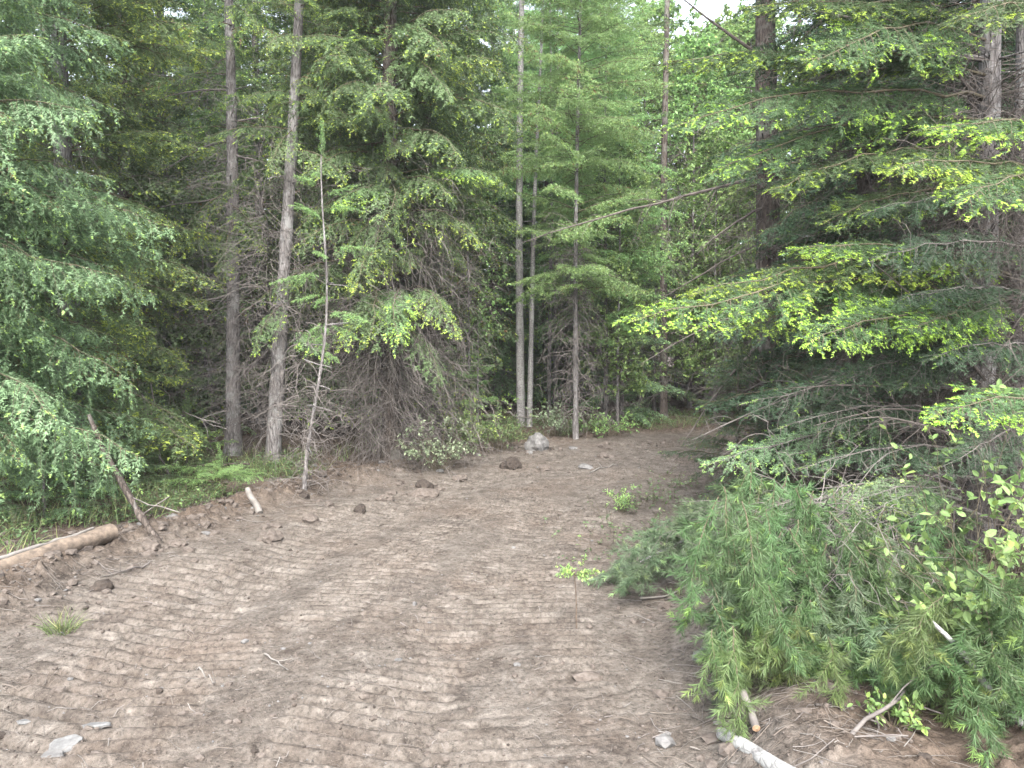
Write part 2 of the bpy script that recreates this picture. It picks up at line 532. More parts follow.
def bough(seed, L=1.6, W=.55, arch=.06, hang=.15, br_sp=.075, ter_sp=.045, ter_len=.11, nl=.024, nw=.0045, nsp=.009, tipp=.7, newfrac=.5,
          brush=False, gap=.15, ang=52., rw=1., dead=0., nang=58., full=False, twigs=True, k=6):
    """a conifer bough along +X from 0 to (L,0,0); slot 0 needles, slot 1 twigs"""
    rng = R(seed)
    g = Geo()
    n = 12
    t = np.linspace(0, 1, n)
    main = np.stack([L * t, .03 * L * np.sin(t * 4 + rng.uniform(0, 6)) * t * (1 - t) * 4, arch * L * 4 * t * (1 - t)], 1)
    main[1:-1] += rng.normal(0, .006 * L, (n - 2, 3))
    g.add(*tubes(main, (.011 * (1 - t) + .0022) * L ** .5 * rw, 5 if k > 3 else 3), 1, 0, .5)
    tb = np.arange(gap, .97, br_sp / L)
    tb = np.clip(np.concatenate([tb, tb + .5 * br_sp / L]) + rng.normal(0, .012, 2 * len(tb)), gap, .985)
    sg = np.concatenate([np.ones(len(tb) // 2), -np.ones(len(tb) - len(tb) // 2)])
    keep = rng.random(len(tb)) > .07
    tb, sg = tb[keep], sg[keep]
    m = len(tb)
    p, tg = along(main, tb)
    env = (W * ((1 - tb) ** .85) * np.clip((tb - gap) / .25 + .35, 0, 1) + .05 * L ** .5) * rng.uniform(.6, 1.15, m)
    up = np.array([0, 0, 1.])
    sd = unit(np.cross(up, tg)) * sg[:, None]
    a = np.radians(ang + rng.normal(0, 7, m))[:, None]
    d = tg * np.cos(a) + sd * np.sin(a) + rng.normal(0, .07, (m, 3))
    s = np.linspace(0, 1, k)
    B = p[:, None] + (unit(d) * env[:, None])[:, None] * s[None, :, None]
    B[:, :, 2] -= (hang * env * rng.uniform(.5, 1.5, m))[:, None] * (s[None] ** 1.6) * 1.2
    B[:, :, :2] += (tg[:, :2] * env[:, None] * .15)[:, None] * (s ** 2)[None, :, None]
    if k > 3:
        g.add(*tubes(B, np.outer(np.ones(m), (.0042 * (1 - s) + .0012) * rw), 3), 1, 0, .5)
    # tertiary shoots
    cnt = np.maximum((env / ter_sp).astype(int), 1)
    ci = np.repeat(np.arange(m), 2 * cnt)
    tot = len(ci)
    u = rng.uniform(.08, 1.0, tot)
    pb, tt = along_m(B, ci, u)
    nrm = unit(np.array([0, 0, 1.]) + rng.normal(0, .32, (tot, 3)))
    s2 = unit(np.cross(nrm, tt)) * np.where(np.arange(tot) % 2, 1., -1.)[:, None]
    a2 = np.radians(46 + rng.normal(0, 10, tot))[:, None]
    d2 = unit(tt * np.cos(a2) + s2 * np.sin(a2) + np.array([0, 0, -1.]) * (hang * .9 * rng.uniform(.2, 1.2, (tot, 1))) + rng.normal(0, .08, (tot, 3)))
    l2 = ter_len * rng.uniform(.55, 1.25, tot) * (1 - .35 * u) * np.clip(env[ci] / (.3 * W + .05) + .35, .4, 1.1)
    ok = rng.random(tot) > dead
    pb, d2, nrm, l2, u, ci = pb[ok], d2[ok], nrm[ok], l2[ok], u[ok], ci[ok]
    tot = len(ci)
    if twigs:
        g.add(*tubes(np.stack([pb, pb + d2 * l2[:, None]], 1), np.full((tot, 2), .0011 * rw), 3), 1, 0, .5)
    outer = (u > .45) | (tb[ci] > .75)
    tipf = ((rng.random(tot) < tipp * sstep(.25, .85, np.maximum(u, (tb[ci] - .45) * 1.8))) & outer).astype(float)
    needles(rng, pb, d2, nrm, l2, nsp, nl, nw, tipf, g, brush, newfrac=newfrac, ang=nang)
    # branchlet ends and main end carry needles as well
    for q in range(k - 1):
        if q < 1 and not full:
            continue
        bb, ee = B[:, q], B[:, q + 1]
        dl = np.linalg.norm(ee - bb, axis=1)
        tf = ((rng.random(m) < tipp) & (q == k - 2)).astype(float)
        needles(rng, bb, unit(ee - bb), np.tile(up, (m, 1)), dl, nsp, nl, nw, tf, g, brush, newfrac=newfrac + .3, ang=nang)
    q = 0 if full else n // 4
    dl = np.linalg.norm(main[q + 1:] - main[q:-1], axis=1)
    tf = np.zeros(len(dl))
    tf[-1] = 1 if tipp > 0 else 0
    needles(rng, main[q:-1], unit(main[q + 1:] - main[q:-1]), np.tile(up, (len(dl), 1)), dl, nsp, nl, nw, tf, g, brush, newfrac=.8, ang=nang)
    return g.pack()


def dead_bough(seed, L=1.5, n_sub=12, r0=.014, droop=.1, wob=.12, spread=.5):
    """bare branch from the origin along +X, with side twigs (one slot)"""
    rng = R(seed)
    g = Geo()
    P = wander(rng, [[0, 0, 0]], [[1, 0, .15]], L, 10, wob * .6, droop * .35)
    t = np.linspace(0, 1, 10)
    g.add(*tubes(P, (r0 * (1 - t) ** .8 + r0 * .16)[None], 6))
    u = rng.uniform(.15, .98, n_sub)
    p, tg = along(P[0], u)
    sd = unit(np.cross(tg, rng.normal(0, 1, (n_sub, 3))))
    sl = L * spread * rng.uniform(.3, 1., n_sub) * (1 - .6 * u)
    Q = wander(rng, p, tg * .7 + sd, sl, 7, wob, droop)
    rr = np.linspace(1, .25, 7)[None] * (r0 * .32 * (1.1 - .6 * u))[:, None]
    g.add(*tubes(Q, rr, 4))
    k = n_sub * 3
    ci = rng.integers(0, n_sub, k)
    p2, t2 = along_m(Q, ci, rng.uniform(.2, .95, k))
    Q2 = wander(rng, p2, t2 * .6 + unit(rng.normal(0, 1, (k, 3))), sl[ci] * .45 * rng.uniform(.4, 1, k), 5, wob * 1.2, droop)
    g.add(*tubes(Q2, np.linspace(1, .3, 5)[None] * np.full((k, 1), r0 * .14), 3))
    return g.pack()


def tangle(seed, n, z0, z1, rad, r=.004, droop=.12, wob=.22, rin=.05, sub=3, squash=1.0):
    """dense fine dead twigs round a trunk, base at origin"""
    rng = R(seed)
    g = Geo()
    z = rng.uniform(z0, z1, n)
    a = rng.uniform(0, 2 * PI, n)
    b = np.stack([rin * np.cos(a), rin * np.sin(a), z], 1)
    L = rad * rng.uniform(.45, 1.1, n)
    d = np.stack([np.cos(a), np.sin(a) * squash, rng.normal(.0, .4, n)], 1)
    P = wander(rng, b, d, L, 9, wob * .9, droop * .7)
    rr = np.linspace(1, .25, 9)[None] * (r * rng.uniform(.6, 1.5, n))[:, None]
    g.add(*tubes(P, rr, 3))
    k = n * sub
    ci = rng.integers(0, n, k)
    p, t = along_m(P, ci, rng.uniform(.15, .98, k))
    Q = wander(rng, p, t * .5 + unit(rng.normal(0, 1, (k, 3))) + np.array([0, 0, -.25]), L[ci] * rng.uniform(.15, .5, k), 6, wob, droop * 1.6)
    g.add(*tubes(Q, np.linspace(1, .35, 6)[None] * (r * rng.uniform(.5, 1., k))[:, None], 3))
    k2 = k
    cj = rng.integers(0, k, k2)
    p, t = along_m(Q, cj, rng.uniform(.1, .98, k2))
    Q2 = wander(rng, p, t * .4 + unit(rng.normal(0, 1, (k2, 3))), L[ci[cj]] * rng.uniform(.08, .22, k2), 4, wob, droop)
    g.add(*tubes(Q2, np.linspace(1, .4, 4)[None] * np.full((k2, 1), r * .55), 3))
    return g.pack()


def trunk(seed, H, r0, bend=(0, 0), wob=.012, sides=12, flare=.5, rtop=.12, stubs=0):
    """bend: sideways shift of the top; returns geo and centre-line function"""
    rng = R(seed)
    n = max(int(H / .22), 10)
    t = np.linspace(0, 1, n)
    ph = rng.uniform(0, 6, 4)
    x = bend[0] * t + wob * H * .5 * (np.sin(t * 7 + ph[0]) - math.sin(ph[0])) * .35
    y = bend[1] * t + wob * H * .5 * (np.sin(t * 6 + ph[1]) - math.sin(ph[1])) * .35
    P = np.stack([x, y, t * (H + .25) - .25], 1)
    rad = r0 * ((1 - t) * (1 - rtop) + rtop) * (1 + flare * np.exp(-np.clip(P[:, 2], -.2, 9) / .16) * .55) * (1 + .05 * rng.normal(0, 1, n))
    V, F = tubes(P, rad, sides)
    # knobbly bark outline and root flare
    Vn = V.reshape(n, sides, 3)
    c = P[:, None]
    ang = np.arange(sides) * 2 * PI / sides
    k = 1 + .07 * noise2(ang[None] * 1.6 + seed, P[:, 2:3] * 3.0) + (.25 * flare * np.exp(-np.clip(P[:, 2:3], 0, 9) / .12)) * np.sin(ang[None] * 4 + seed)
    V = (c + (Vn - c) * k[..., None]).reshape(-1, 3)
    g = Geo().add(V, F)
    if stubs:
        zz = rng.uniform(.6, H * .75, stubs)
        a = rng.uniform(0, 2 * PI, stubs)
        i = np.clip((zz + .25) / (H + .25) * (n - 1), 0, n - 1).astype(int)
        d = np.stack([np.cos(a), np.sin(a), rng.uniform(-.1, .3, stubs)], 1)
        Q = wander(rng, P[i] + d * (rad[i] * .7)[:, None], d, rng.uniform(.06, .3, stubs), 4, .1, .05)
        g.add(*tubes(Q, np.linspace(1, .5, 4)[None] * rng.uniform(.007, .014, (stubs, 1)), 4))

    def cl(z):
        q = np.clip((np.asarray(z) + .25) / (H + .25), 0, 1)
        return np.stack([np.interp(q, t, x), np.interp(q, t, y), np.asarray(z, float)], -1)
    return g.pack(), cl


def crown(seed, var, cl, h0, H, rad, dens=5., step=.3, elo=-18., ehi=25., cone=.9, jit=.35, sector=None, shape=None):
    """boughs round the trunk centre line from height h0 to H"""
    rng = R(seed)
    g = Geo()
    h = h0
    while h < H - .15:
        f = (h - h0) / (H - h0)
        k = dens * rng.uniform(.7, 1.3)
        k = int(k) + (rng.random() < k % 1)
        a0 = rng.uniform(0, 2 * PI)
        for i in range(k):
            a = a0 + i * 2 * PI / max(k, 1) + rng.normal(0, .3)
            if sector and not sector(a, h):
                continue
            rr = shape(f) if shape else (1 - f) ** cone
            ln = rad * (rr * .92 + .08) * rng.uniform(.62, 1.12)
            if h0 > 1.5 and f < .15:
                ln *= rng.uniform(.45, 1.)
            el = math.radians(elo + (ehi - elo) * f + rng.normal(0, 9))
            d = np.array([math.cos(a) * math.cos(el), math.sin(a) * math.cos(el), math.sin(el)])
            v = var[rng.integers(len(var))]
            fr = frame(d, (rng.normal(0, .3), rng.normal(0, .3), 1))
            g.put(v[0], fr, cl(h + rng.uniform(-jit, jit) * step * 2), ln / v[1], rng.normal(0, .1))
        h += step * (.8 + .4 * rng.random()) * (1 - .35 * f)
    # leader
    g.put(var[0][0], frame((.05, .02, 1), (1, 0, 0)), cl(H - .3), .5 / var[0][1])
    return g.pack()


LEAF_T = np.array([(0, 0, 0), (.3, .26, .03), (.68, .24, .02), (1, 0, -.08), (.68, -.24, .02), (.3, -.26, .03), (.45, 0, -.05)])
LEAF_F = np.array([(0, 1, 6), (1, 2, 6), (2, 3, 6), (3, 4, 6), (4, 5, 6), (5, 0, 6)])
LEAF_S = np.array([(0, 0, 0), (.5, .3, .04), (1, 0, -.05), (.5, -.3, .04)])
LEAF_SF = np.array([(0, 1, 2), (0, 2, 3)])


def leaves(rng, g, p, d, nrm, ln, tipp=.2, simple=False, wid=1., mi=0):
    T, Fq = (LEAF_S, LEAF_SF) if simple else (LEAF_T, LEAF_F)
    d = unit(d)
    y = unit(np.cross(nrm, d))
    z = np.cross(d, y)
    m = len(p)
    V = p[:, None] + ln[:, None, None] * (d[:, None] * T[None, :, :1] + y[:, None] * T[None, :, 1:2] * wid + z[:, None] * T[None, :, 2:])
    F = (Fq[None] + (np.arange(m) * len(T))[:, None, None]).reshape(-1, 3)
    k = len(Fq)
    g.add(V.reshape(-1, 3), F, mi, np.repeat((rng.random(m) < tipp) * rng.uniform(.5, 1, m), k), np.repeat(rng.random(m) * .96, k))


def broadleaf(seed, H, rad, n_br, lpb, ln, h0=.25, stem_r=.01, simple=True, tipp=.15, wob=.14, grav=.04, sub=4):
    """leafy crown (slot 0 leaves, slot 1 twigs) for a trunk standing at the origin"""
    rng = R(seed)
    g = Geo()
    z = H * (h0 + (1 - h0) * rng.random(n_br) ** .9)
    f = (z / H - h0) / (1 - h0)
    a = rng.uniform(0, 2 * PI, n_br)
    L = rad * (np.sin(np.clip(f * .85 + .15, 0, 1) * PI) * .8 + .25) * rng.uniform(.6, 1.1, n_br)
    d = np.stack([np.cos(a), np.sin(a), rng.uniform(.1, .8, n_br)], 1)
    P = wander(rng, np.stack([0 * z, 0 * z, z * .93], 1), d, L, 8, wob, grav)
    g.add(*tubes(P, np.linspace(1, .2, 8)[None] * np.full((n_br, 1), stem_r), 4), 1)
    k = n_br * sub
    ci = np.repeat(np.arange(n_br), sub)
    p, t = along_m(P, ci, rng.uniform(.25, 1, k))
    Q = wander(rng, p, t * .6 + unit(rng.normal(0, 1, (k, 3))), L[ci] * .4 * rng.uniform(.4, 1.1, k), 5, wob, grav)
    g.add(*tubes(Q, np.linspace(1, .3, 5)[None] * np.full((k, 1), stem_r * .4), 3), 1)
    q = k * lpb
    cj = np.repeat(np.arange(k), lpb)
    p, t = along_m(Q, cj, rng.uniform(.05, 1, q))
    dd = unit(t * .4 + unit(rng.normal(0, 1, (q, 3))) + np.array([0, 0, -.15]))
    nn = unit(np.array([0, 0, 1.]) + rng.normal(0, .55, (q, 3)))
    leaves(rng, g, p, dd, nn, ln * rng.uniform(.6, 1.3, q), tipp, simple)
    return g.pack()


def shrub(seed, n_stem, H, spread, lps, ln, simple=False, tipp=.2, stem_r=.004, lean=(0, 0), wid=1., low=.2):
    rng = R(seed)
    a = rng.uniform(0, 2 * PI, n_stem)
    b = np.stack([np.cos(a), np.sin(a), 0 * a], 1) * spread * .25 * rng.random((n_stem, 1))
    d = np.stack([np.cos(a) * spread / H + lean[0], np.sin(a) * spread / H + lean[1], np.ones(n_stem)], 1)
    P = wander(rng, b, d, H * rng.uniform(.6, 1.15, n_stem), 9, .13, .03)
    st = Geo().add(*tubes(P, np.linspace(1, .25, 9)[None] * np.full((n_stem, 1), stem_r), 4))
    k = n_stem * 4
    ci = np.repeat(np.arange(n_stem), 4)
    p, t = along_m(P, ci, rng.uniform(.3, 1, k))
    Q = wander(rng, p, t * .8 + unit(rng.normal(0, 1, (k, 3))), H * .28 * rng.uniform(.4, 1, k), 5, .15, .03)
    st.add(*tubes(Q, np.linspace(1, .3, 5)[None] * np.full((k, 1), stem_r * .5), 3))
    fo = Geo()
    q = n_stem * lps
    cj = rng.integers(0, k, q)
    p, t = along_m(Q, cj, rng.uniform(.1, 1, q))
    dd = unit(t * .5 + unit(rng.normal(0, 1, (q, 3))) * .9)
    nn = unit(np.array([0, -.15, 1.]) + rng.normal(0, .45, (q, 3)))
    leaves(rng, fo, p, dd, nn, ln * rng.uniform(.6, 1.25, q), tipp, simple, wid)
    return st.pack(), fo.pack()


def blob(seed, sub=3, amp=.25, sc=(1, 1, 1), fr=1.6, flat=0.):
    bm = bmesh.new()
    bmesh.ops.create_icosphere(bm, subdivisions=sub, radius=1)
    V = np.array([v.co[:] for v in bm.verts])
    F = np.array([[v.index for v in f.verts] for f in bm.faces])
    bm.free()
    n = noise2(V[:, 0] * fr + seed, V[:, 1] * fr + V[:, 2] * 1.3) + .6 * noise2(V[:, 2] * fr * 2 + seed * 2, V[:, 0] * fr * 2 - V[:, 1])
    V = V * (1 + amp * n)[:, None]
    if flat:
        V[:, 2] = np.clip(V[:, 2], -flat, flat)
    return Geo().add(V * np.array(sc), F)


# ================================================================= GROUND
def grid_axis(lo, hi, f0, f1, step, grow=1.18):
    mid = list(np.arange(f0, f1, step))
    a, s = [f0], step
    while a[-1] > lo:
        s *= grow
        a.append(a[-1] - s)
    b, s = [mid[-1]], step
    while b[-1] < hi:
        s *= grow
        b.append(b[-1] + s)
    return np.array(a[:0:-1] + mid + b[1:])


def build_ground():
    xs = grid_axis(-420, 420, -4.4, 4.4, .018, 1.06)
    near = 2.75 * np.exp(np.arange(0, math.log(22 / 2.75), .0038))
    a, s = [near[0]], near[1] - near[0]
    while a[-1] > -400:
        s *= 1.15
        a.append(a[-1] - s)
    b, s = [near[-1]], near[-1] - near[-2]
    while b[-1] < 700:
        s *= 1.1
        b.append(b[-1] + s)
    ys = np.array(a[:0:-1] + list(near) + b[1:])
    X, Y = np.meshgrid(xs, ys)
    x, y = X.ravel(), Y.ravel()
    z = terrain(x, y)
    s_, d = road_sd(x, y)
    jag = .25 * noise2(x * 1.4, y * 1.4) + .12 * noise2(x * 5, y * 5)
    far = np.hypot(x, y - 8) > 60
    road = 1 - np.maximum(sstep(HW_L - .15, HW_L + .6, -d + jag), sstep(HW_R + .1, HW_R + .9, d + jag))
    nx, ny = len(xs), len(ys)
    i = (np.arange(ny - 1)[:, None] * nx + np.arange(nx - 1)[None]).ravel()
    Q = np.stack([i, i + 1, i + nx + 1, i + nx], 1)
    dq = np.abs(d[Q].mean(1))
    isroad = dq < 2.12
    for nm, sel in (('dirt_road', isroad), ('forest_floor', ~isroad)):
        q = Q[sel]
        used, inv = np.unique(q, return_inverse=True)
        inv = inv.reshape(q.shape)
        me = bpy.data.meshes.new(nm)
        me.vertices.add(len(used))
        me.vertices.foreach_set('co', np.stack([x, y, z], 1)[used].astype(np.float32).ravel())
        me.loops.add(q.size)
        me.loops.foreach_set('vertex_index', inv.astype(np.int32).ravel())
        me.polygons.add(len(q))
        me.polygons.foreach_set('loop_start', np.arange(0, q.size, 4, dtype=np.int32))
        me.materials.append(M['ground'])
        me.update(calc_edges=True)
        me.polygons.foreach_set('use_smooth', np.ones(len(q), bool))
        at = me.attributes.new('road', 'FLOAT', 'POINT')
        at.data.foreach_set('value', road[used].astype(np.float32))
        tag(link(nm, me), kind='structure')


build_ground()

# ================================================================= BOUGH LIBRARIES
# mid-distance boughs (about 10-14 m off), far boughs (over 15 m)
MIDP = dict(nl=.038, nw=.0105, nsp=.0098, ter_sp=.055, br_sp=.088, ter_len=.13, rw=.7, twigs=False)
FARP = dict(nl=.07, nw=.036, nsp=.034, ter_sp=.085, br_sp=.12, ter_len=.17, rw=.7, twigs=False)
lib = {}
lib['fir_mid'] = [(bough(100 + i, 1.7, .55, .07, .32, tipp=.55, newfrac=.42, **MIDP), 1.7) for i in range(5)]
lib['fir_droop'] = [(bough(120 + i, 1.8, .62, .12, .65, tipp=.42, newfrac=.36, **MIDP), 1.8) for i in range(5)]
lib['fir_tip'] = [(bough(130 + i, 1.7, .55, .08, .4, tipp=.65, newfrac=.5, **MIDP), 1.7) for i in range(4)]
lib['fir_dull'] = [(bough(140 + i, 1.7, .5, .05, .35, tipp=.12, dead=.25, **MIDP), 1.7) for i in range(4)]
lib['spruce'] = [(bough(160 + i, 1.9, .6, .10, .75, tipp=.30, newfrac=.3, nl=.034, nw=.0075, nsp=.0080, ter_sp=.047, br_sp=.08, ter_len=.16, rw=.6, twigs=False, nang=48), 1.9) for i in range(5)]
lib['fir_far'] = [(bough(180 + i, 1.8, .6, .06, .35, tipp=.3, **FARP), 1.8) for i in range(5)]
lib['fir_far_droop'] = [(bough(200 + i, 1.8, .6, .10, .7, tipp=.25, **FARP), 1.8) for i in range(4)]
lib['larch'] = [(bough(220 + i, 1.5, .42, .05, .30, tipp=.3, nl=.045, nw=.015, nsp=.0165, ter_sp=.07, br_sp=.10, ter_len=.17, brush=True, rw=.5, twigs=False), 1.5) for i in range(5)]
lib['pine_far'] = [(bough(240 + i, 1.6, .5, .05, .1, tipp=.3, nl=.09, nw=.026, nsp=.024, ter_sp=.12, br_sp=.17, ter_len=.17, brush=True), 1.6) for i in range(4)]


def tree(name, label, x, y, H, r0, bark='bark', crown_geo=None, crown_mats=('fir', 'twiglive'), tang=None, bend=(0, 0), stubs=10, group=None, seed=1, rz=0., cat='tree', sink=0., flare=.5, rtop=.12, wob=.012, tmat='twig'):
    t = thing(name, label, cat, (x, y, gz(x, y) - sink), group, rz)
    tg, cl = trunk(seed, H, r0, bend, stubs=stubs, flare=flare, rtop=rtop, wob=wob)
    tg.obj('trunk', bark, t, smooth=True)
    if callable(crown_geo):
        crown_geo(cl).obj('crown', list(crown_mats), t)
    if tang:
        o = tangle(seed + 5, **tang).obj('twig_tangle', tmat, t)
        o['kind'] = 'stuff'
    return t, cl


def add_dead(t, cl, seed, specs, m='twig'):
    """specs: (height, target world point or (azimuth deg, length)), each a part of the tree"""
    for i, (h, az, L, el, r) in enumerate(specs):
        a, e = math.radians(az), math.radians(el)
        d = (math.cos(a) * math.cos(e), math.sin(a) * math.cos(e), math.sin(e))
        me = dead_bough(seed + i, L, int(8 + L * 4), r).mesh('dead_branch', [m])
        me.polygons.foreach_set('use_smooth', np.ones(len(me.polygons), bool))
        o = link('dead_branch', me, t, cl(h))
        o.rotation_euler = Matrix(frame(d).tolist()).to_euler()


def hang_bough(t, B, T, seed, mats=('firlight', 'twiglive'), roll=0., name='bough', **kw):
    """a bough of tree t from world point B to its tip T"""
    B, T = np.asarray(B, float), np.asarray(T, float)
    v = T - B
    L = float(np.linalg.norm(v))
    g = bough(seed, L, **kw)
    o = g.obj(name, list(mats), t)
    x = unit(v)
    y = unit(np.cross((0, 0, 1), x))
    z = np.cross(x, y)
    y, z = y * math.cos(roll) + z * math.sin(roll), z * math.cos(roll) - y * math.sin(roll)
    mw = Matrix([[*map(float, (x[i], y[i], z[i])), float(B[i] - t.location[i])] for i in range(3)] + [[0, 0, 0, 1]])
    o.matrix_local = mw
    return o


# ================================================================= TREES BEYOND THE ROADSIDE BANK
# big drooping spruce at the near bank
tree('spruce_tree', 'large pale green spruce with drooping sprays down to the ground beside the cut log', -5.75, 7.1, 13, .16, crown_geo=lambda cl: crown(11, lib['spruce'], cl, .85, 9.0, 2.4, 13, .27, -12, 12, .3, sector=lambda a, h: math.cos(a + .7) > .05 if h > 2.0 else math.cos(a - .55) > .45),
     crown_mats=('firpale', 'twiglive'), seed=11, stubs=0)
tree('fir_tree', 'bushy fir with yellow green tips just behind the drooping spruce', gx(70, 9.6), 9.6, 12.5, .15, crown_geo=lambda cl: crown(12, lib['fir_tip'], cl, .8, 12.5, 2.2, 5.5, .36, -16, 22, .45),
     crown_mats=('firlight', 'twiglive'), seed=12, tang=dict(n=160, z0=.5, z1=5, rad=1.5))
x0 = gx(232, 12.4)
t, cl = tree('fir_tree', 'straight grey trunk with short dead limbs between the spruce and the leaning pale trunk', x0, 12.4, 15, .125, crown_geo=lambda cl: crown(13, lib['fir_tip'], cl, 5.6, 15, 1.7, 3.2, .5, -12, 25, .6),
             seed=13, bend=(-.05, 0), stubs=26, tang=dict(n=230, z0=.6, z1=6.3, rad=1.5, r=.004))
add_dead(t, cl, 300, [(5.9, 190, 1.3, -3, .016), (5.1, 170, 1.7, 2, .02), (4.9, 335, 1.4, -20, .018), (4.2, 200, 1.2, -15, .016), (5.4, 20, 1.0, 10, .015), (3.6, 345, 1.3, -10, .014), (2.6, 215, 1.1, -12, .014)])
for i, (B, T) in enumerate([((232, 190, 12.4), (170, 258, 11.6)), ((232, 205, 12.4), (262, 250, 11.7)), ((232, 25, 12.4), (165, 40, 11.4)), ((232, 10, 12.4), (258, 30, 11.6)), ((232, 215, 12.4), (225, 285, 11.7))]):
    hang_bough(t, pt(*B), pt(*T), 320 + i, W=.34, arch=.1, hang=.45, tipp=.85, **MIDP)
x0 = gx(270, 11.4)
t, cl = tree('pine_tree', 'tall trunk leaning slightly, pale flaky bark up high and dark bark at its foot', x0, 11.4, 15, .115, 'bark', crown_geo=lambda cl: crown(14, lib['fir_tip'], cl, 4.8, 15, 1.8, 3.4, .5, -12, 25, .6),
             seed=14, bend=(1.0, 0), stubs=20, tang=dict(n=260, z0=.4, z1=5.0, rad=1.4, r=.004))
for i, (B, T) in enumerate([((300, 38, 12.9), (265, 48, 12.0)), ((302, 40, 12.9), (350, 62, 12.0)), ((300, 100, 12.9), (358, 128, 12.1)), ((298, 128, 12.9), (268, 172, 12.2)), ((297, 150, 12.9), (345, 185, 12.)), ((290, 300, 12.9), (252, 355, 12.2)), ((292, 330, 12.9), (330, 362, 12.1))]):
    hang_bough(t, pt(B[0], B[1], B[2] - 1.5), pt(T[0], T[1], T[2] - 1.5), 340 + i, W=.36, arch=.1, hang=.5, tipp=.5, **MIDP)
x0, y0 = gx(302, 9.3), 9.3
t, cl = tree('larch_sapling', 'thin crooked pale stem with wispy tufts, rooted in the berm before the leaning trunk', x0, y0, 4.3, .026, 'bark', seed=15, bend=(.26, .1), stubs=22, rtop=.25, wob=.09,
             crown_geo=lambda cl: crown(15, lib['larch'], cl, 1.7, 4.3, .75, 1.9, .30, -25, 20, .35), crown_mats=('larch', 'twiglive'), tang=dict(n=80, z0=.0, z1=2.2, rad=.7, r=.0045))
# big drooping fir over the dark hollow
x0 = gx(392, 11.9)
t, cl = tree('fir_tree', 'broad fir with drooping bright tipped boughs above a dark thicket of dead twigs', x0, 11.9, 15.5, .17, 'barkdark', seed=16, stubs=14,
             crown_geo=lambda cl: crown(16, lib['fir_droop'], cl, 2.6, 15.5, 2.3, 8.0, .32, -22, 20, .42), tang=dict(n=950, z0=.2, z1=4.4, rad=1.9, r=.0042, droop=.14, wob=.27, sub=4))
for i, (B, T) in enumerate([((395, 285, 12.9), (338, 352, 11.3)), ((400, 290, 12.9), (398, 345, 10.9)), ((405, 288, 12.9), (458, 335, 11.4)), ((400, 200, 12.9), (335, 205, 11.2)), ((400, 190, 12.9), (500, 178, 11.8)), ((400, 215, 12.9), (480, 245, 11.4)),
                            ((400, 90, 12.9), (502, 62, 11.7)), ((395, 250, 12.9), (355, 292, 11.0)), ((402, 70, 12.9), (450, 100, 11.2)), ((398, 320, 12.9), (440, 386, 11.9))]):
    hang_bough(t, pt(B[0], B[1], B[2] - 1.), pt(T[0], T[1], T[2] - 1.), 360 + i, W=.5, arch=.12, hang=.6, tipp=.95 if i < 8 else .0, newfrac=.55, **MIDP)
# round-leaved sapling beside the drooping fir
tree('broadleaf_sapling', 'light leafy deciduous sapling between the drooping fir and the twin pale trunks', gx(468, 15.0), 15.0, 5.4, .03, 'bark', seed=17, stubs=0, rtop=.2,
     crown_geo=lambda cl: broadleaf(17, 6.0, 1.1, 60, 12, .075, .2), crown_mats=('leaf', 'twiglive'))
tree('young_fir', 'young yellow green fir in front of the twin pale trunks', gx(478, 14.6), 14.6, 2.3, .035, seed=18, stubs=0,
     crown_geo=lambda cl: crown(18, lib['fir_mid'], cl, .2, 2.3, .7, 4.5, .2, 0, 35, .8), crown_mats=('larch', 'twiglive'))
# twin pale trunks
tree('aspen_tree', 'taller of the twin pale trunks, straight and white grey', gx(521, 17.2), 17.2, 17, .10, 'barkpale', seed=19, stubs=16, bend=(.05, 0), rtop=.3, flare=.25,
     crown_geo=lambda cl: crown(19, lib['larch'], cl, 5.4, 17, 1.3, 3.2, .5, 0, 30, .4), crown_mats=('larch', 'twiglive'))
tree('aspen_tree', 'thinner of the twin pale trunks, leaning away from its taller mate', gx(529, 17.0), 17.0, 11, .068, 'barkpale', seed=20, stubs=10, bend=(.35, 0), rtop=.3, flare=.2,
     crown_geo=lambda cl: crown(20, lib['larch'], cl, 4.9, 11, 1.0, 3.2, .45, -5, 30, .4), crown_mats=('larch', 'twiglive'))
tree('dead_tree', 'slim dead stem with bare twigs just behind the twin pale trunks', gx(549, 19.5), 19.5, 13.5, .055, 'bark', seed=21, stubs=30, rtop=.15, tang=dict(n=150, z0=1, z1=8.5, rad=.9, r=.005))
tree('larch_tree', 'slender larch with feathery light green foliage and bare straight stem at the road bend', gx(576, 15.0), 15.0, 13, .055, 'bark', seed=22, stubs=16, bend=(.1, 0), rtop=.2,
     crown_geo=lambda cl: crown(22, lib['larch'], cl, 2.9, 13, 2.0, 6.5, .30, -8, 25, .4), crown_mats=('larch', 'twiglive'), tang=dict(n=240, z0=.5, z1=3.8, rad=.9, r=.005, droop=.2))
tree('larch_tree', 'fuller light green larch between the bare stemmed larch and the lone grey trunk', gx(606, 17.6), 17.6, 12.5, .05, 'bark', seed=25, stubs=6, rtop=.2,
     crown_geo=lambda cl: crown(25, lib['larch'], cl, 2.2, 12.5, 1.9, 6.5, .32, -8, 25, .45), crown_mats=('larch', 'twiglive'))
tree('larch_tree', 'light green larch filling the screen behind the slim dead stem', gx(556, 21.5), 21.5, 14, .06, 'bark', seed=26, stubs=6, rtop=.2,
     crown_geo=lambda cl: crown(26, lib['larch'], cl, 4.0, 14, 2.1, 6.5, .34, -8, 25, .45), crown_mats=('larch', 'twiglive'))
